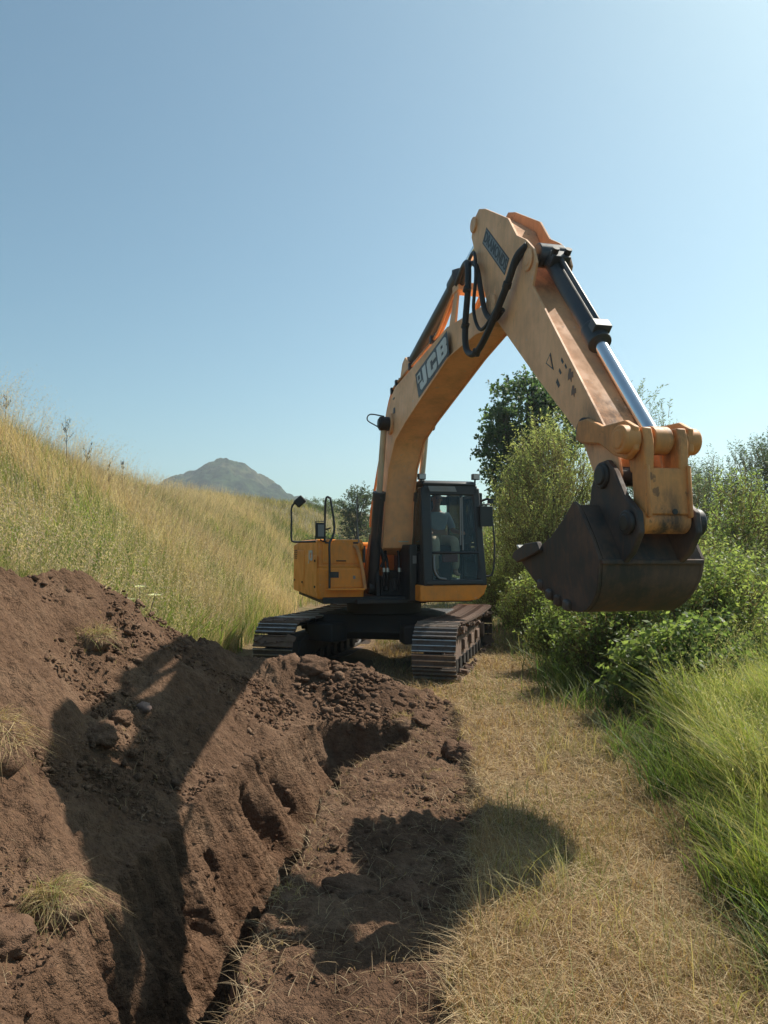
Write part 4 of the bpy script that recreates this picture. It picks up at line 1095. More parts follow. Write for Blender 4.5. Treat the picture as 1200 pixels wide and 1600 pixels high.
V_, E_, R_ = [], [], []
chain([(Q(.02, 0, .78), (.083, .088)), (Q(.035, 0, .84), (.084, .096)), (Q(.035, 0, .88), .06)]); skin_obj('hair', V_, E_, R_, M['hair'], MAN)
def blob(name, c, r, mat, parent):
    m = bmesh.new(); bmesh.ops.create_icosphere(m, subdivisions=2, radius=1); me = bpy.data.meshes.new(name)
    for v in m.verts: v.co = Vector((v.co.x * r[0], v.co.y * r[1], v.co.z * r[2])) + Vector(c)
    m.to_mesh(me); m.free(); me.materials.append(mat); me.polygons.foreach_set('use_smooth', [True] * len(me.polygons))
    o = bpy.data.objects.new(name, me); COL.objects.link(o); o.parent = parent; return o
blob('nose', Q(.152, 0, .75), (.014, .02, .022), M['skin'], MAN)
blob('mouth', Q(.142, 0, .705), (.024, .008, .006), M['red'], MAN)
for s in (-1, 1):
    blob('eye', Q(.138, s * .032, .775), (.012, .007, .007), M['hair'], MAN)
    blob('ear', Q(.045, s * .083, .76), (.012, .022, .032), M['skin'], MAN)

# ------------------------------------------------------------------ grass
def Hn(x, y): return H(x, y)
def pcol(n, cols, w=None):
    cols = np.array(cols, float); i = rng.choice(len(cols), n, p=w)
    return cols[i] * rng.uniform(.75, 1.25, (n, 1))
def patch(x, y, sc_, seed): return fbm(x * sc_, y * sc_, octs=3, seed=seed)

TAN = [(.48, .35, .23), (.55, .43, .30), (.40, .28, .18), (.42, .33, .20)]
GRN = [(.13, .185, .045), (.16, .21, .06), (.095, .15, .04), (.21, .235, .08)]

def sample(n, x0, x1, y0, y1, power=1.0):
    """more points close to the camera: y distributed ~ 1/y**power"""
    u = rng.random(n)
    if abs(power - 1) < 1e-6: y = y0 * (y1 / y0) ** u
    else:
        a = 1 - power; y = (y0 ** a + u * (y1 ** a - y0 ** a)) ** (1 / a)
    return rng.uniform(x0, x1, n), y

def stuff(name, parts, mat, label, cat):
    v, t, c = join(parts)
    o = np_mesh(name, v, t, np.clip(c, 0, 1), mat)
    return tag(o, label, cat, kind='stuff')

def clumps(nc, x0, x1, y0, y1, per, hmin, hmax, cols, lean, spread, wid, accept, bendr=(.5, 1.1), power=1.0, segs=4):
    x, y = sample(nc, x0, x1, y0, y1, power)
    k = accept(x, y); x, y = x[k], y[k]
    X_ = np.repeat(x, per); Y_ = np.repeat(y, per); n = len(X_)
    hs = np.repeat(rng.uniform(hmin, hmax, len(x)) * (1 + .3 * patch(x, y, 1.3, 171)), per) * rng.uniform(.45, 1.15, n)
    az = np.repeat(rng.normal(lean, .85, len(x)), per) + rng.normal(0, .6, n)
    X_ = X_ + rng.normal(0, spread, n); Y_ = Y_ + rng.normal(0, spread, n)
    c = np.repeat(pcol(len(x), cols), per, 0) * rng.uniform(.8, 1.2, (n, 1))
    p = np.stack([X_, Y_, H(X_, Y_) - .02], 1)
    return blades(p, hs, rng.uniform(.6, 1.2, n) * wid * np.clip(Y_ / 6, 1, 3), az, hs * rng.uniform(*bendr, n), c, segs, c * np.array([1.25, 1.2, 1.1]))

# -- grassy bank on the left
x, y = sample(150000, -11.5, -1.2, 5.0, 62, 1.35)
keep = (hill(x, y) > .02) & (soil_mask(x, y) * sstep(14, 9, y) < .12) & (np.abs(x) < .62 * y + 1.2) & (hill(x, y) + .0 > -9) & (H(x, y) <= hill(x, y) + .9)
x, y = x[keep], y[keep]; n = len(x)
z = H(x, y)
gp = patch(x, y, .32, 101) + .6 * patch(x, y, 1.1, 103)
foot = 1.3 * np.exp(-((x + 3.7) / .95) ** 2) * sstep(14.5, 11, y)
isg = (gp * .75 + .95 * foot + rng.normal(0, .35, n) - .02 - .55 * sstep(2.2, 3.9, hill(x, y))) > .12
far = np.clip(y / 12, 1, 4)
colr = np.where(isg[:, None], pcol(n, GRN), pcol(n, TAN))
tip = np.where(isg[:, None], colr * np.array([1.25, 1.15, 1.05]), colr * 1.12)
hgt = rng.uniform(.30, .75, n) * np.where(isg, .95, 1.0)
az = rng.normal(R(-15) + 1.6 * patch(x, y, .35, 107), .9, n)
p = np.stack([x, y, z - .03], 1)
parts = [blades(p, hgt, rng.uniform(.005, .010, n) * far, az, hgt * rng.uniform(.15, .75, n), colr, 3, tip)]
# seeding stalks
x, y = sample(30000, -11.5, -1.2, 5.0, 55, 1.35)
keep = (hill(x, y) > .03) & (soil_mask(x, y) * sstep(14, 9, y) < .1) & (np.abs(x) < .62 * y + 1.2) & (H(x, y) <= hill(x, y) + .9)
x, y = x[keep], y[keep]; n = len(x); z = H(x, y)
drop = patch(x, y, .32, 101) > rng.uniform(-.2, .9, n)
x, y, z = x[~drop], y[~drop], z[~drop]; n = len(x)
far = np.clip(y / 12, 1, 4)
h = rng.uniform(.65, 1.15, n); az = rng.normal(R(-20), .9, n); bd = h * rng.uniform(.1, .45, n)
c = pcol(n, [(.56, .44, .31), (.60, .48, .35), (.50, .36, .25), (.52, .38, .28)])
p = np.stack([x, y, z - .02], 1)
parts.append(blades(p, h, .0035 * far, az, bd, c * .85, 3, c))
Vh, Th, Ch = heads(p, h, az, bd, c, 5, .014, .018)
parts.append((Vh, Th, Ch))
parts.append(clumps(420, -6.2, -2.4, 6.3, 14, 30, .35, .75, GRN + [(.20, .27, .07)], R(-60), .11, .013, lambda x, y: (hill(x, y) > .05) & (soil_mask(x, y) < .08) & (H(x, y) <= hill(x, y) + .5) & (np.abs(x + 4.0) < 1.5 + .4 * patch(x, y, .6, 181)), (.3, 1.0), 1.0))
x, y = sample(5200, -9.5, -2.4, 6.0, 20, 1.2); k_ = (hill(x, y) > .15) & (soil_mask(x, y) < .05) & (np.abs(x) < .60 * y + 1) & (H(x, y) <= hill(x, y) + .5) & (patch(x, y, .5, 183) > -.25); x, y = x[k_], y[k_]; n = len(x)
h = rng.uniform(.8, 1.45, n); az = rng.normal(R(-10), 1.2, n); bd = h * rng.uniform(.1, .8, n); c = pcol(n, [(.60, .48, .34), (.52, .38, .27), (.56, .46, .30)]); p = np.stack([x, y, H(x, y)], 1); fw = np.clip(y / 10, 1, 2)
parts.append(blades(p, h, .0035 * fw, az, bd, c * .8, 5, c)); parts.append(heads(p, h, az, bd, c, 9, .013, .020, .34))
stuff('bank_grass', parts, M['grass'], 'tall seeding grass, tan and green, covering the left bank', 'grass')

# -- mown dry turf on the right of the trench
x, y = sample(120000, -.2, 4.2, 2.3, 30, 1.75)
sm = soil_mask(x, y) * sstep(14, 9, y)
keep = (sm < .35) & (x < 2.3 + .12 * (y - 3) + .3 * patch(x, y, .8, 111)) & (np.abs(x) < .60 * y + .4)
ux = (x - .08) * .968 - (y - 13.2) * .25; uy = (x - .08) * .25 + (y - 13.2) * .968
keep &= ~((np.abs(np.abs(ux) - 1.2) < .34) & (np.abs(uy) < 2.1))
x, y = x[keep], y[keep]; n = len(x); z = H(x, y)
gp = patch(x, y, .9, 113)
isg = (gp + rng.normal(0, .35, n) + .45 * sstep(1.4, 2.4, x - .08 * y)) > .26
c = np.where(isg[:, None], pcol(n, [(.22, .215, .07), (.17, .185, .055), (.28, .245, .10)]), pcol(n, [(.37, .255, .13), (.43, .31, .17), (.30, .18, .092), (.39, .24, .13), (.47, .36, .21)]))
thin = rng.random(n) < .62 * np.clip(patch(x, y, 1.1, 191) * 1.6 - .15, 0, 1)
x, y, z, c = x[~thin], y[~thin], z[~thin], c[~thin]; n = len(x)
h = rng.gamma(2.0, .026, n) + .022 + .045 * np.clip(patch(x, y, 1.7, 117), 0, 1)
far = np.clip(y / 5, 1, 4)
p = np.stack([x, y, z - .012], 1)
az = rng.uniform(0, 2 * np.pi, n)
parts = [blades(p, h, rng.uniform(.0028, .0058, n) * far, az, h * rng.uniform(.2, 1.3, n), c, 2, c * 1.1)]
# a flattened thatch of cut stalks
m_ = 34000
x, y = sample(m_, -.2, 3.0, 2.3, 14, 1.7)
sm = soil_mask(x, y); keep = (sm < .6) & (np.abs(x) < .6 * y + .4); x, y = x[keep], y[keep]; n = len(x)
p = np.stack([x, y, H(x, y) + rng.uniform(.0, .04, n)], 1)
c = pcol(n, [(.50, .36, .20), (.55, .43, .26), (.40, .26, .14)])
ln = rng.uniform(.08, .28, n)
parts.append(blades(p, np.full(n, .03) * rng.uniform(.3, 1.6, n), rng.uniform(.003, .005, n) * np.clip(y / 5, 1, 3), rng.uniform(0, 6.28, n), ln, c, 2, c))
# taller leftovers
x, y = sample(900, .3, 2.6, 2.4, 9, 1.4)
keep = (soil_mask(x, y) < .02) & (patch(x, y, 1.2, 119) > .12) & (x > XR(y) + 1.0); x, y = x[keep], y[keep]
cx_ = np.repeat(x, 5) + rng.normal(0, .05, len(x) * 5); cy_ = np.repeat(y, 5) + rng.normal(0, .05, len(x) * 5); n = len(cx_)
h = rng.uniform(.15, .45, n); c = pcol(n, [(.40, .33, .16), (.30, .28, .10), (.46, .37, .2)])
p = np.stack([cx_, cy_, H(cx_, cy_)], 1)
parts.append(blades(p, h, np.full(n, .0045), rng.uniform(0, 6.28, n), h * rng.uniform(.4, 1.4, n), c, 4, c * 1.1))
parts.append(clumps(90, .5, 2.6, 2.5, 8, 12, .05, .16, [(.13, .19, .05), (.18, .23, .07), (.24, .25, .09)], R(0), .05, .007, lambda x, y: (soil_mask(x, y) < .05) & (patch(x, y, .9, 113) > -.1), (.4, 1.4), 1.3, 3))
stuff('mown_grass', parts, M['straw'], 'short dry mown grass strip right of the trench', 'grass')

# -- long bright grass at the right edge
LIME = [(.21, .27, .05), (.26, .29, .075), (.16, .215, .04), (.32, .31, .12), (.19, .24, .07), (.38, .33, .17)]
DEEP = [(.075, .12, .03), (.10, .15, .045), (.055, .10, .028), (.13, .165, .05)]
acc = lambda x, y: (x > 2.2 + .20 * (y - 4) + .25 * patch(x, y, .9, 131)) & (np.abs(x) < .56 * y + 1.0)
parts = [clumps(1500, 1.9, 5.2, 3.9, 8.6, 34, .32, .70, LIME, R(205), .12, .008, acc, (.25, 1.1), .8),
         clumps(220, 1.7, 3.6, 3.3, 8, 24, .25, .5, DEEP, R(200), .08, .012, lambda x, y: (x > 1.8 + .12 * (y - 4)) & (np.abs(x) < .56 * y + .8), (.4, 1.0), 1.0)]
x, y = sample(1500, 2.2, 5, 4.2, 9.5, .8); k = acc(x, y); x, y = x[k], y[k]; n = len(x)
h = rng.uniform(.6, .95, n); az = rng.normal(R(200), .8, n); bd = h * rng.uniform(.2, .6, n); c = pcol(n, [(.36, .36, .17), (.42, .38, .22), (.26, .30, .1)])
p = np.stack([x, y, H(x, y)], 1)
parts.append(blades(p, h, np.full(n, .004), az, bd, c, 4, c)); parts.append(heads(p, h, az, bd, c, 6, .012, .014))
stuff('long_grass', parts, M['grass'], 'long bright green grass leaning over the right edge of the strip', 'grass')

# -- weeds and low growth below the bushes
acc2 = lambda x, y: (x > 2.0 + .10 * (y - 8) + .4 * patch(x, y, .5, 141)) & (np.abs(x) < .58 * y + 1)
parts = [clumps(900, 1.9, 16, 8.5, 30, 40, .25, .6, DEEP + [(.13, .165, .05), (.17, .19, .07), (.11, .14, .045), (.24, .23, .10)], R(200), .2, .010, acc2, (.3, 1.1), .8, 3)]
stuff('undergrowth', parts, M['grass'], 'mixed green undergrowth at the foot of the right hand bushes', 'undergrowth')
# -- far meadow behind the excavator
x, y = sample(26000, -16, 22, 26, 190, 1.5)
n = len(x); c = np.where((patch(x, y, .06, 151) + rng.normal(0, .3, n) > .1)[:, None], pcol(n, [(.10, .13, .04), (.13, .15, .05)]), pcol(n, [(.30, .24, .11), (.24, .20, .09)]))
h = rng.uniform(.4, .9, n); p = np.stack([x, y, H(x, y) - .05], 1)
stuff('meadow_grass', [blades(p, h, .03 * np.clip(y / 40, .7, 3), rng.uniform(0, 6.28, n), h * .5, c, 2)], M['grass'], 'pale meadow grass on the rising field behind the excavator', 'grass')

# -- straw and roots on the dug soil
x, y = sample(30000, -3.0, .9, 2.4, 10, 1.6)
n0 = soil_mask(x, y)
edge = np.exp(-((x - XR(y)) / .12) ** 2) + .5 * np.exp(-((x - .62) / .35) ** 2) + .10
trench = (x > XT(y) - .05) & (x < XR(y) - .05)
keep = (n0 > .5) & (rng.random(len(x)) < edge) & ~trench
x, y = x[keep], y[keep]; n = len(x)
c = pcol(n, [(.42, .30, .17), (.36, .24, .13), (.48, .37, .23)])
p = np.stack([x, y, H(x, y) + .015], 1)
parts = [blades(p, rng.uniform(.01, .09, n), rng.uniform(.003, .005, n), rng.uniform(0, 6.28, n), rng.uniform(.05, .2, n), c, 3, c)]
stuff('straw_litter', parts, M['straw'], 'dry straw and roots scattered over the scraped soil', 'straw')

# ------------------------------------------------------------------ loose earth
def ico(sub=1):
    m = bmesh.new(); bmesh.ops.create_icosphere(m, subdivisions=sub, radius=1.0)
    v = np.array([q.co[:] for q in m.verts]); f = np.array([[q.index for q in t.verts] for t in m.faces]); m.free(); return v, f
IV, IF = ico(1); IV2, IF2 = ico(2)
def rocks(x, y, z, s, iv, iff):
    n = len(x); k = len(iv)
    sc3 = s[:, None] * rng.uniform(.65, 1.25, (n, 3)); sc3[:, 2] *= .75
    v = iv[None] * (1 + rng.normal(0, .24, (n, k, 1))) * sc3[:, None, :]
    a = rng.uniform(0, 6.28, n); ca, sa = np.cos(a)[:, None], np.sin(a)[:, None]
    vx = v[..., 0] * ca - v[..., 1] * sa; vy = v[..., 0] * sa + v[..., 1] * ca
    v = np.stack([vx + x[:, None], vy + y[:, None], v[..., 2] + z[:, None]], -1)
    t = (np.arange(n)[:, None, None] * k + iff[None])
    return v.reshape(-1, 3), t.reshape(-1, 3), np.zeros((n * k, 3))
x, y = sample(34000, -3.4, .8, 2.3, 10.4, 1.2)
heapm = x < XT(y); stripm = x > XR(y)
keep = (soil_mask(x, y) > .5) & (rng.random(len(x)) < np.where((y > 8.5) & (x > -1.3), .9, np.where(heapm, .35 + .6 * (patch(x, y, 1.1, 161) > .0), np.where(stripm, .25, .12))))
x, y = x[keep], y[keep]; n = len(x)
s = np.clip(rng.lognormal(-4.85, .55, n), .004, .045) * np.clip(y / 4.5, .7, 1.6) * (1 + 1.1 * np.exp(-((x + .2) / .9) ** 2 - ((y - 9.4) / .7) ** 2))
z = H(x, y) + .012
stuff('loose_clods', [rocks(x, y, z, s, IV, IF)], M['soil'], 'small crumbs and clods of reddish earth over the spoil heap', 'soil')
def earth(name, label, cat, x, y, z, s, mat=None, group=None, sub=3):
    z = float(H(np.array([x]), np.array([y]))[0]) + s[2] * .35
    m = bmesh.new(); bmesh.ops.create_icosphere(m, subdivisions=sub, radius=1)
    co = np.array([v.co[:] for v in m.verts]); sd = int(abs(x * 931 + y * 77)) % 900
    r = 1 + .30 * fbm(co[:, 0] * 1.5 + sd, co[:, 1] * 1.5, co[:, 2] * 1.5, 4, seed=sd) + .10 * fbm(co[:, 0] * 6, co[:, 1] * 6, co[:, 2] * 6, 2, seed=sd + 3)
    for v, q in zip(m.verts, r): v.co = Vector((v.co.x * s[0], v.co.y * s[1], v.co.z * s[2])) * q
    me = bpy.data.meshes.new(name); m.to_mesh(me); m.free(); me.materials.append(mat or M['stone']); me.polygons.foreach_set('use_smooth', [True] * len(me.polygons))
    o = bpy.data.objects.new(name, me); COL.objects.link(o); o.location = (x, y, z - s[2] * .35); o.rotation_euler = (0, 0, (x * 7 + y * 3) % 6.28)
    return tag(o, label, cat, group)
G_ = 'stones and big clods on the spoil'
earth('stone', 'rounded brown stone alone at the left edge of the boom shadow', 'stone', -1.84, 4.30, .50, (.060, .05, .045), group=G_)
earth('stone', 'pale stone inside the boom shadow, highest of the stones there', 'stone', -1.88, 6.75, .50, (.075, .06, .05), group=G_)
earth('stone', 'flat stone in the boom shadow just left of the highest one', 'stone', -2.06, 6.6, .56, (.11, .07, .045), group=G_)
earth('clod', 'large earth clod on the lower left bank below the straw sod', 'clod', -1.72, 3.55, .16, (.14, .12, .09), M['soil'], G_, 4)
earth('clod', 'lumpy earth clod in the middle of the boom shadow', 'clod', -2.12, 5.75, .58, (.17, .13, .09), M['soil'], G_, 4)
earth('clod', 'earth clod between the lumpy clod and the flat stone', 'clod', -2.12, 6.15, .60, (.12, .10, .07), M['soil'], G_, 4)
earth('clod', 'big broken clod in front of the left track', 'clod', -1.25, 9.75, .30, (.26, .20, .17), M['soil'], G_, 4)
earth('clod', 'clod with a rough top beside the left track, nearer the trench', 'clod', -.88, 9.55, .22, (.24, .18, .15), M['soil'], G_, 4)
earth('clod', 'long clod at the far bank edge of the trench before the right track', 'clod', .42, 8.85, .12, (.24, .16, .11), M['soil'], G_, 4)
earth('clod', 'small dark clod at the border of scraped soil and dry grass', 'clod', .72, 7.4, .04, (.17, .14, .12), M['soil'], G_, 4)
earth('clod', 'grassy edged clod inside the bucket shadow', 'clod', -.18, 4.52, -.06, (.17, .10, .07), M['soil'], G_, 4)
earth('clod', 'right hand clod at the lower rim of the bucket shadow', 'clod', .12, 4.45, -.06, (.14, .09, .06), M['soil'], G_, 4)

# -- sods: lumps of earth with dry grass still on them
def sod(label, x, y, z, r, h, n, cols, tilt=(0, 0), droop=1.0):
    z = float(H(np.array([x]), np.array([y]))[0]) - r * .12
    root = empty('grass_sod', (x, y, z)); tag(root, label, 'sod', 'grass sods thrown on the spoil')
    m = bmesh.new(); bmesh.ops.create_icosphere(m, subdivisions=3, radius=1)
    co = np.array([v.co[:] for v in m.verts]); q = 1 + .25 * fbm(co[:, 0] * 1.5 + x * 9, co[:, 1] * 1.5, co[:, 2] * 1.5, 4, seed=7)
    for v, k in zip(m.verts, q): v.co = Vector((v.co.x * r, v.co.y * r, v.co.z * r * .6)) * k
    me = bpy.data.meshes.new('earth_lump'); m.to_mesh(me); m.free(); me.materials.append(M['soil']); me.polygons.foreach_set('use_smooth', [True] * len(me.polygons))
    o = bpy.data.objects.new('earth_lump', me); COL.objects.link(o); o.parent = root
    n = int(n * .65)
    a = rng.uniform(0, 6.28, n); a = np.where(rng.random(n) < .5, a, rng.normal(x * 5, .8, n)); rr = r * np.sqrt(rng.random(n)) * .95
    p = np.stack([rr * np.cos(a), rr * np.sin(a), r * .55 * np.sqrt(np.clip(1 - (rr / r) ** 2, .05, 1))], 1)
    hh = rng.uniform(.4, 1.0, n) * h
    c = pcol(n, cols)
    az = np.arctan2(p[:, 1] + tilt[1] * r, p[:, 0] + tilt[0] * r) + rng.normal(0, 1.1, n)
    v, t, cc = blades(p, hh * rng.uniform(.05, .6, n), rng.uniform(.0025, .005, n), az, hh * droop * rng.uniform(.2, 1.1, n), c, 4, c * 1.1)
    v += .02 * np.stack([vnoise(v[:, 0] * 14, v[:, 1] * 14, v[:, 2] * 14 + k * 9, seed=k) for k in range(3)], 1)
    v[:, 2] -= np.clip(np.hypot(v[:, 0], v[:, 1]) - r * .8, 0, 9) * .8 * droop
    tag(np_mesh('dry_grass', v, t, np.clip(cc, 0, 1), M['straw'], root), kind='stuff')
STR = [(.46, .34, .18), (.38, .26, .13), (.52, .41, .24), (.30, .25, .10)]
sod('yellowish grass sod half way up the sunlit spoil heap', -2.58, 6.85, 1.06, .17, .38, 420, STR + [(.26, .26, .08)], (1, -1), .9)
sod('straw coloured sod at the left picture edge above the boom shadow', -2.42, 4.62, .86, .28, .46, 800, STR, (1.2, -.8), 1.0)
sod('ragged straw sod hanging over the bank at lower left', -1.66, 3.98, .17, .17, .34, 620, STR + [(.24, .26, .09)], (1.4, -.6), 1.1)
sod('small matted sod on the mound before the right track', .20, 8.75, .24, .17, .22, 380, STR, (0, -1), .8)
sod('thin sod on the lower rim of the bucket shadow, left one', -.55, 4.45, -.04, .10, .16, 160, STR, (0, -1), .8)
sod('small sod lying on the scraped strip right of the trench end', .46, 6.9, .0, .13, .16, 160, STR, (0, -1), .8)

# ------------------------------------------------------------------ bushes and trees
def crown(name, ells, nsh, per, slen, L, W, cols, parent, up=.6, droop=.0, seed=0, out=.8, spray=.9, shell=.5):
    g = np.random.default_rng(seed)
    vol = np.array([e[3] * e[4] * e[5] for e in ells]); i = g.choice(len(ells), nsh, p=vol / vol.sum())
    e = np.array(ells)[i]
    d = g.normal(0, 1, (nsh, 3)); d /= np.linalg.norm(d, axis=1)[:, None]
    rr = g.random(nsh) ** (1 / 3) * (1 - shell) + shell * g.random(nsh) ** .25
    lump = 1 + .22 * fbm(d[:, 0] * 2.1 + seed, d[:, 1] * 2.1, d[:, 2] * 2.1, 2, seed=seed + 1)
    st = e[:, :3] + d * e[:, 3:6] * (rr * lump)[:, None] * .88
    # leave gaps where the clump noise is low
    cl = fbm(st[:, 0] * 1.6 + seed, st[:, 1] * 1.6, st[:, 2] * 1.6, 2, seed=seed + 5)
    k = cl > -.42; st, d, cl, nk = st[k], d[k], cl[k], int(k.sum())
    dr = d * out + np.array([0, 0, up]) + g.normal(0, .35, (nk, 3)); dr /= np.linalg.norm(dr, axis=1)[:, None]
    ln = slen * g.uniform(.5, 1.3, nk)
    t = np.tile(np.linspace(.08, 1, per), nk) + g.uniform(-.04, .04, nk * per)
    S = np.repeat(st, per, 0); D = np.repeat(dr, per, 0); LN = np.repeat(ln, per)
    pos = S + D * (LN * t)[:, None]; pos[:, 2] -= droop * LN * t * t
    n = len(pos)
    a = g.normal(0, 1, (n, 3)); a -= D * (a * D).sum(1)[:, None]; a /= np.linalg.norm(a, axis=1)[:, None]
    ld = D * (1 - spray * .6) + a * spray + np.array([0, 0, -.1]); ld /= np.linalg.norm(ld, axis=1)[:, None]
    w = np.cross(ld, g.normal(0, 1, (n, 3))); w /= np.linalg.norm(w, axis=1)[:, None]
    sz = g.uniform(.6, 1.2, n)
    b0 = pos; b1 = pos + ld * (L * .45 * sz)[:, None] + w * (W * .5 * sz)[:, None]; b2 = pos + ld * (L * sz)[:, None]; b3 = pos + ld * (L * .45 * sz)[:, None] - w * (W * .5 * sz)[:, None]
    V = np.stack([b0, b1, b2, b3], 1).reshape(-1, 3)
    T = (np.arange(n)[:, None, None] * 4 + np.array([[0, 1, 2], [0, 2, 3]])[None]).reshape(-1, 3)
    cols = np.array(cols, float)
    mixv = np.clip(.5 + .5 * np.repeat(cl, per) + g.normal(0, .22, n), 0, 1)
    c = cols[0][None] * (1 - mixv)[:, None] + cols[1][None] * mixv[:, None]
    c *= g.uniform(.8, 1.2, (n, 1))
    # twigs
    tv, tt, tc = [], [], []
    wv = np.cross(dr, [0.3, .9, .1]); wv /= np.linalg.norm(wv, axis=1)[:, None] + 1e-9
    en = st + dr * ln[:, None]; en[:, 2] -= droop * ln
    sb = st - dr * (ln * .5)[:, None]
    tv = np.stack([sb - wv * .008, sb + wv * .008, en], 1).reshape(-1, 3); tt = np.arange(nk * 3).reshape(-1, 3); tc = np.full((nk * 3, 3), (.09, .075, .045))
    v, tr_, cc = join([(V, T, np.repeat(c, 4, 0)), (tv, tt, tc)])
    o = np_mesh(name, v, tr_, np.clip(cc, 0, 1), M['leaf'], parent)
    return o, st

def bush(kind, label, cat, x, y, ells, nsh, per, slen, L, W, cols, up=.6, droop=0, seed=1, trunk_r=.05, limbs=10, out=.8, spray=.9, shell=.5, group=None, base=None, part='trunk'):
    zb = float(H(np.array([x]), np.array([y]))[0]) if base is None else base
    root = empty(kind, (x, y, zb)); tag(root, label, cat, group)
    loc = [(ex, ey, ez - 0, rx, ry, rz) for ex, ey, ez, rx, ry, rz in ells]
    _, st = crown('crown', loc, nsh, per, slen, L, W, cols, root, up, droop, seed, out, spray, shell)
    g = random.Random(seed)
    b = MB()
    top = max(e[2] for e in ells)
    cxm = sum(e[0] for e in ells) / len(ells); cym = sum(e[1] for e in ells) / len(ells)
    if trunk_r > .06:
        pts = [Vector((0, 0, -.1)), Vector((cxm * .3 + g.uniform(-.1, .1), cym * .3, top * .35)), Vector((cxm * .8, cym * .8, top * .7)), Vector((cxm, cym, top))]
        b.tube(curve_pts(pts, 4), [trunk_r * (1 - .75 * i / 12) for i in range(13)], 8)
    for k in range(limbs):
        s = Vector(st[g.randrange(len(st))])
        t0 = g.uniform(.15, .6) if trunk_r > .06 else 0
        o = Vector((cxm * t0, cym * t0, top * t0 * .9)) + Vector((g.uniform(-.1, .1), g.uniform(-.1, .1), -.05 if t0 == 0 else 0)) * (1 if t0 else 2)
        md = (o + s) / 2 + Vector((g.uniform(-.15, .15), g.uniform(-.15, .15), .15)) * (s - o).length * .4
        b.tube(curve_pts([o, md, s], 4), [trunk_r * .5 * (1 - .8 * i / 8) + .004 for i in range(9)], 5)
    b.build(part, M['bark'], root)
    return root
# willow like bushes right of the cab
WIL = [(.14, .18, .06), (.37, .39, .17)]
DRK = [(.032, .068, .034), (.095, .14, .06)]
GRY = [(.085, .125, .08), (.21, .245, .16)]
LEA = [(.11, .16, .045), (.26, .31, .11)]
bush('willow_bush', 'tall pale green willow bush behind the bucket, nearest the cab', 'bush', 3.7, 17.0, [(.0, 0, 2.6, 1.15, 1.0, 1.9), (-.60, .1, 2.3, .75, .8, 1.4), (.65, .2, 3.3, .80, .75, 1.25), (.3, 0, 1.0, 1.4, 1, 1.0)], 2700, 13, .62, .085, .018, WIL, 1.0, .05, 21, .07, 16, .6, .75)
bush('broadleaf_tree', 'dark broad leaved tree showing above the willow bush', 'tree', 5.2, 27.5, [(-.2, 0, 6.2, 1.25, 1.3, 1.5), (-.9, 0, 5.2, .85, .9, .9), (.9, 0, 5.8, 1.0, 1.1, 1.3), (.2, 0, 7.2, .75, .8, .7), (0, 0, 3.6, 1.6, 1.4, 1.5)], 1700, 14, .55, .15, .11, DRK, .3, .1, 22, .22, 24, .8, 1.0)
bush('silver_willow_tree', 'thin feathery silver green tree rising behind the bucket cylinder', 'tree', 7.1, 20.5, [(-.1, 0, 4.5, .80, .7, 1.1), (-.35, 0, 5.1, .5, .5, .6), (.40, 0, 5.0, .40, .4, .7), (0, 0, 3.0, 1.2, 1, 1.2)], 620, 16, .60, .11, .026, GRY, 1.0, .05, 23, .08, 18, .5, .7)
bush('willow_bush', 'grey green bush right of the H shaped bucket link, far row', 'bush', 8.5, 22.0, [(0, 0, 2.2, 1.2, 1.1, 1.7), (-.4, 0, 3.2, .6, .6, .8)], 900, 13, .6, .10, .024, [(.035, .066, .05), (.095, .13, .09)], .9, .05, 24, .07, 10, .6, .75)
bush('willow_bush', 'grey green bush at right, tallest of the far row', 'bush', 11.3, 22.5, [(0, 0, 2.8, 1.5, 1.3, 2.0), (.3, 0, 4.0, .8, .8, .8)], 1300, 13, .62, .10, .026, [(.035, .066, .05), (.095, .13, .09)], .9, .05, 25, .08, 12, .6, .75)
bush('willow_bush', 'rounded grey green bush between the two other far right bushes', 'bush', 9.8, 23.5, [(0, 0, 2.3, 1.3, 1.2, 1.7), (.2, 0, 3.5, .7, .7, .7)], 1000, 13, .6, .10, .026, [(.045, .075, .045), (.12, .15, .085)], .9, .05, 26, .07, 12, .6, .75)
bush('leafy_shrub', 'light yellow green shrub right of the bucket', 'shrub', 4.9, 12.6, [(0, 0, 1.2, .75, .7, 1.0), (-.4, .1, .7, .6, .6, .6)], 900, 12, .42, .075, .02, LEA, 1.0, .05, 27, .05, 14, .6, .8)
bush('leafy_shrub', 'yellow green shrub at the right picture edge', 'shrub', 6.2, 13.2, [(0, 0, 1.5, .85, .8, 1.3), (-.5, 0, .9, .7, .7, .8)], 1100, 12, .45, .075, .022, LEA, 1.0, .05, 28, .05, 14, .6, .8)
bush('leafy_shrub', 'bright green shrub beside the cab, left of the willow bush', 'shrub', 2.95, 18.2, [(-.1, 0, 1.2, .75, .7, 1.2), (.5, 0, .9, .8, .7, 1.0), (-.5, 0, .7, .5, .5, .7)], 1500, 12, .40, .07, .024, LEA, .9, .05, 29, .05, 14, .6, .85)
bush('leafy_shrub', 'low dark leafy shrub under the bucket', 'shrub', 2.85, 10.2, [(0, 0, .55, .65, .6, .60), (.5, .1, .55, .6, .6, .62)], 900, 11, .30, .07, .032, [(.065, .11, .034), (.19, .235, .08)], .8, .05, 30, .04, 12, .6, .9)
bush('leafy_shrub', 'nettle like green shrub between the bucket and the long grass', 'shrub', 3.75, 9.6, [(0, 0, .65, .65, .6, .72), (.6, .2, .7, .6, .6, .75)], 1000, 11, .34, .07, .030, [(.09, .135, .04), (.24, .285, .095)], .9, .05, 31, .04, 12, .6, .9)
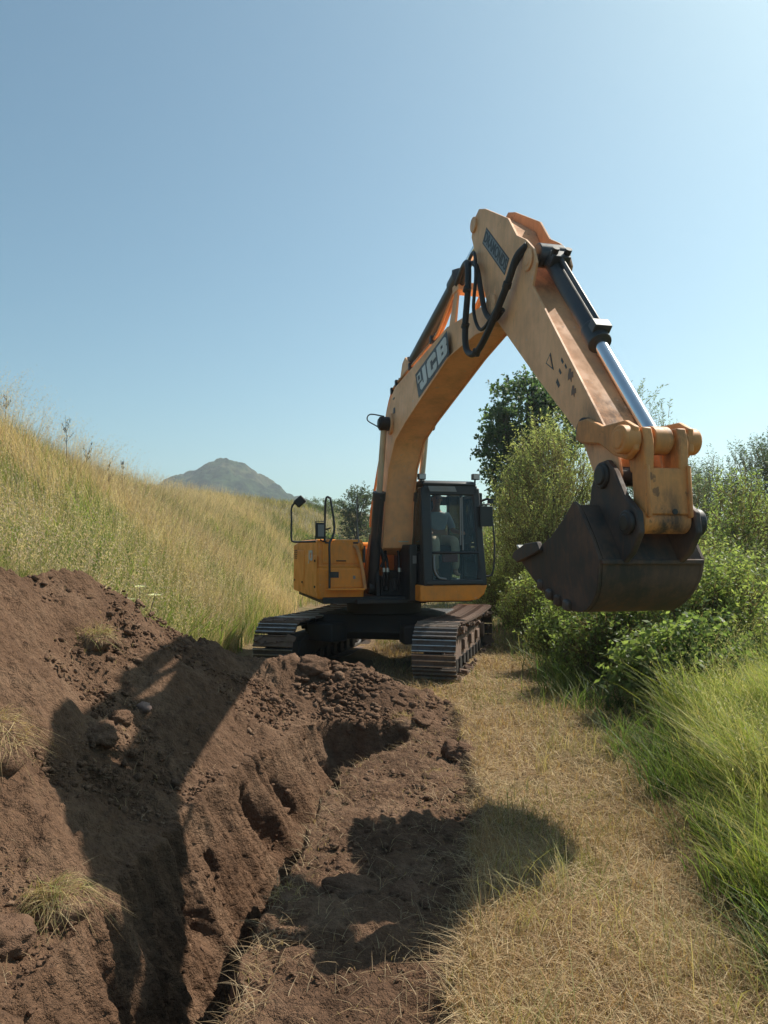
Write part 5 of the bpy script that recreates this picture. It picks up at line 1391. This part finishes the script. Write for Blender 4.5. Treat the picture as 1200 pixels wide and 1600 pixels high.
bush('leafy_shrub', 'olive shrub behind the nettle like one, below the light shrubs', 'shrub', 4.6, 10.8, [(0, 0, .75, .7, .6, .8), (.7, .2, .7, .6, .6, .7)], 900, 11, .36, .07, .026, [(.10, .14, .05), (.26, .29, .12)], .9, .05, 32, .04, 12, .6, .9)
bush('leafy_shrub', 'small bright shrub spilling onto the straw path, right of the right track', 'shrub', 3.0, 12.2, [(0, 0, .45, .60, .6, .55), (-.3, -.1, .3, .5, .5, .38)], 800, 11, .30, .065, .028, LEA, .8, .05, 35, .04, 10, .6, .9)
bush('leafy_shrub', 'low leafy shrub at the path edge beneath the cab side of the bucket', 'shrub', 2.95, 14.8, [(0, 0, .6, .70, .6, .7), (.6, .2, .7, .6, .6, .7)], 1000, 11, .34, .07, .026, LEA, .9, .05, 36, .04, 10, .6, .9)
bush('leafy_shrub', 'broad leaved weed clump just left of the long bright grass', 'shrub', 3.0, 8.5, [(0, 0, .35, .55, .5, .42), (.5, .1, .45, .5, .5, .5)], 700, 10, .28, .085, .045, [(.065, .11, .034), (.20, .25, .085)], .7, .05, 37, .04, 10, .6, .95)
bush('leafy_shrub', 'pale green shrub below the H shaped bucket link', 'shrub', 4.15, 12.0, [(0, 0, .9, .8, .7, .9), (-.6, 0, .7, .6, .6, .7)], 1200, 12, .38, .075, .024, LEA, .9, .05, 38, .05, 12, .6, .85)
bush('leafy_shrub', 'dark green filler shrub deep behind the bucket', 'shrub', 5.6, 17.5, [(0, 0, 1.1, 1.2, 1, 1.2), (1.2, 0, 1.0, 1.1, 1, 1.1)], 1200, 12, .45, .09, .03, DRK, .8, .05, 33, .05, 10, .6, .85)
# far side
bush('field_tree', 'small dark tree on the field, left of the boom foot', 'tree', -2.1, 60.0, [(0, 0, 3.6, 1.2, 1.2, 1.5), (.6, 0, 4.6, .7, .7, .8), (-.6, 0, 3.0, .9, .9, 1.0), (.2, 0, 1.4, 1.5, 1.2, 1.2)], 800, 12, .6, .16, .09, [(.03, .05, .03), (.07, .095, .05)], .4, .1, 34, .14, 14, .8, 1.0)
for i, (bx, by, w, h, lab) in enumerate(((-3.5, 44, 1.2, 1.3, 'green bush inside the mirror frame, on the field'), (-.9, 52, 2.0, 1.0, 'low dark bush at the foot of the field tree'), (1.8, 56, 2.2, 1.6, 'dark hedge bush behind the boom foot'), (4.2, 60, 2.4, 2.0, 'hedge bush in the distance behind the cab'), (-7.4, 95, 3.2, 1.3, 'distant low bush under the rocky hill'))):
    bush('field_bush', lab, 'bush', bx, by, [(0, 0, h * .55, w, w, h * .6), (w * .5, 0, h * .5, w * .6, w * .6, h * .5)], 500, 10, .5, .16, .08, [(.04, .065, .03), (.10, .125, .05)], .6, .1, 40 + i, .05, 6, .7, 1.0, group='bushes on the far field')

# -- tall weeds on the skyline of the bank and the white umbel
def weed(label, x, y, h, seed, col=(.07, .06, .035)):
    g = random.Random(seed); z = float(H(np.array([x]), np.array([y]))[0])
    root = empty('dock_stalk', (x, y, z)); tag(root, label, 'weed', 'dark seed stalks along the bank skyline')
    b = MB(); lean = g.uniform(-.15, .2)
    pts = [Vector((lean * h * t * t, 0, h * t)) for t in (0, .3, .6, .85, 1)]
    b.tube(pts, [.006, .006, .005, .004, .002], 5)
    tips = []
    for k in range(9):
        t = g.uniform(.45, .92); o = Vector((lean * h * t * t, 0, h * t)); a = g.uniform(0, 6.28); ln = g.uniform(.08, .26) * h * (1.3 - t)
        e = o + Vector((math.cos(a) * ln * .7, math.sin(a) * ln * .7, ln)); b.tube([o, (o + e) / 2 + Vector((0, 0, -.01)), e], [.003, .003, .002], 4); tips += [o.lerp(e, q) for q in (.5, .75, 1)]
    b.build('stem', M['bark'], root)
    tp = np.array([q[:] for q in tips]); pp = np.repeat(tp, 4, 0) + rng.normal(0, .012, (len(tp) * 4, 3)); n = len(pp)
    az = rng.uniform(0, 6.28, n); v, tr_, c = blades(pp, rng.uniform(.02, .05, n), np.full(n, .012), az, rng.uniform(.01, .03, n), pcol(n, [col]), 2)
    tag(np_mesh('seed_head', v, tr_, c, M['straw'], root), kind='stuff')
for i, (x, y, h, lab) in enumerate(((-6.55, 15.8, 1.35, 'tallest thin seed stalk on the bank skyline'), (-7.6, 15.3, 1.0, 'seed stalk leftmost on the bank skyline'), (-6.75, 17.2, 1.0, 'branched dark stalk just right of the tallest one'), (-6.4, 17.8, .95, 'dark stalk on the skyline, second from the right'), (-6.7, 19.6, 1.05, 'dark stalk rightmost on the bank skyline'))):
    weed(lab, x, y, h, 60 + i)
root = empty('umbel_flower', (-2.85, 9.0, float(H(np.array([-2.85]), np.array([9.0]))[0]))); tag(root, 'white umbel flower in the green grass above the spoil heap', 'flower')
b = MB()
for dx, dy, h in ((0, 0, .95), (.16, .05, .85), (-.14, .03, .80)):
    b.tube([Vector((0, 0, 0)), Vector((dx * .5, dy * .5, h * .6)), Vector((dx, dy, h))], [.008, .007, .004], 5)
b.build('stem', M['bark'], root)
for dx, dy, h in ((0, 0, .95), (.16, .05, .85), (-.14, .03, .80)):
    n = 60; a = rng.uniform(0, 6.28, n); r = .075 * np.sqrt(rng.random(n))
    pp = np.stack([dx + r * np.cos(a), dy + r * np.sin(a), np.full(n, h) + .02 - r * .2], 1)
    v, tr_, c = blades(pp, np.full(n, .012), np.full(n, .018), a, np.full(n, .012), pcol(n, [(.62, .62, .52)]), 2)
    np_mesh('flower_head', v, tr_, np.clip(c, 0, 1), M['leaf'], root)
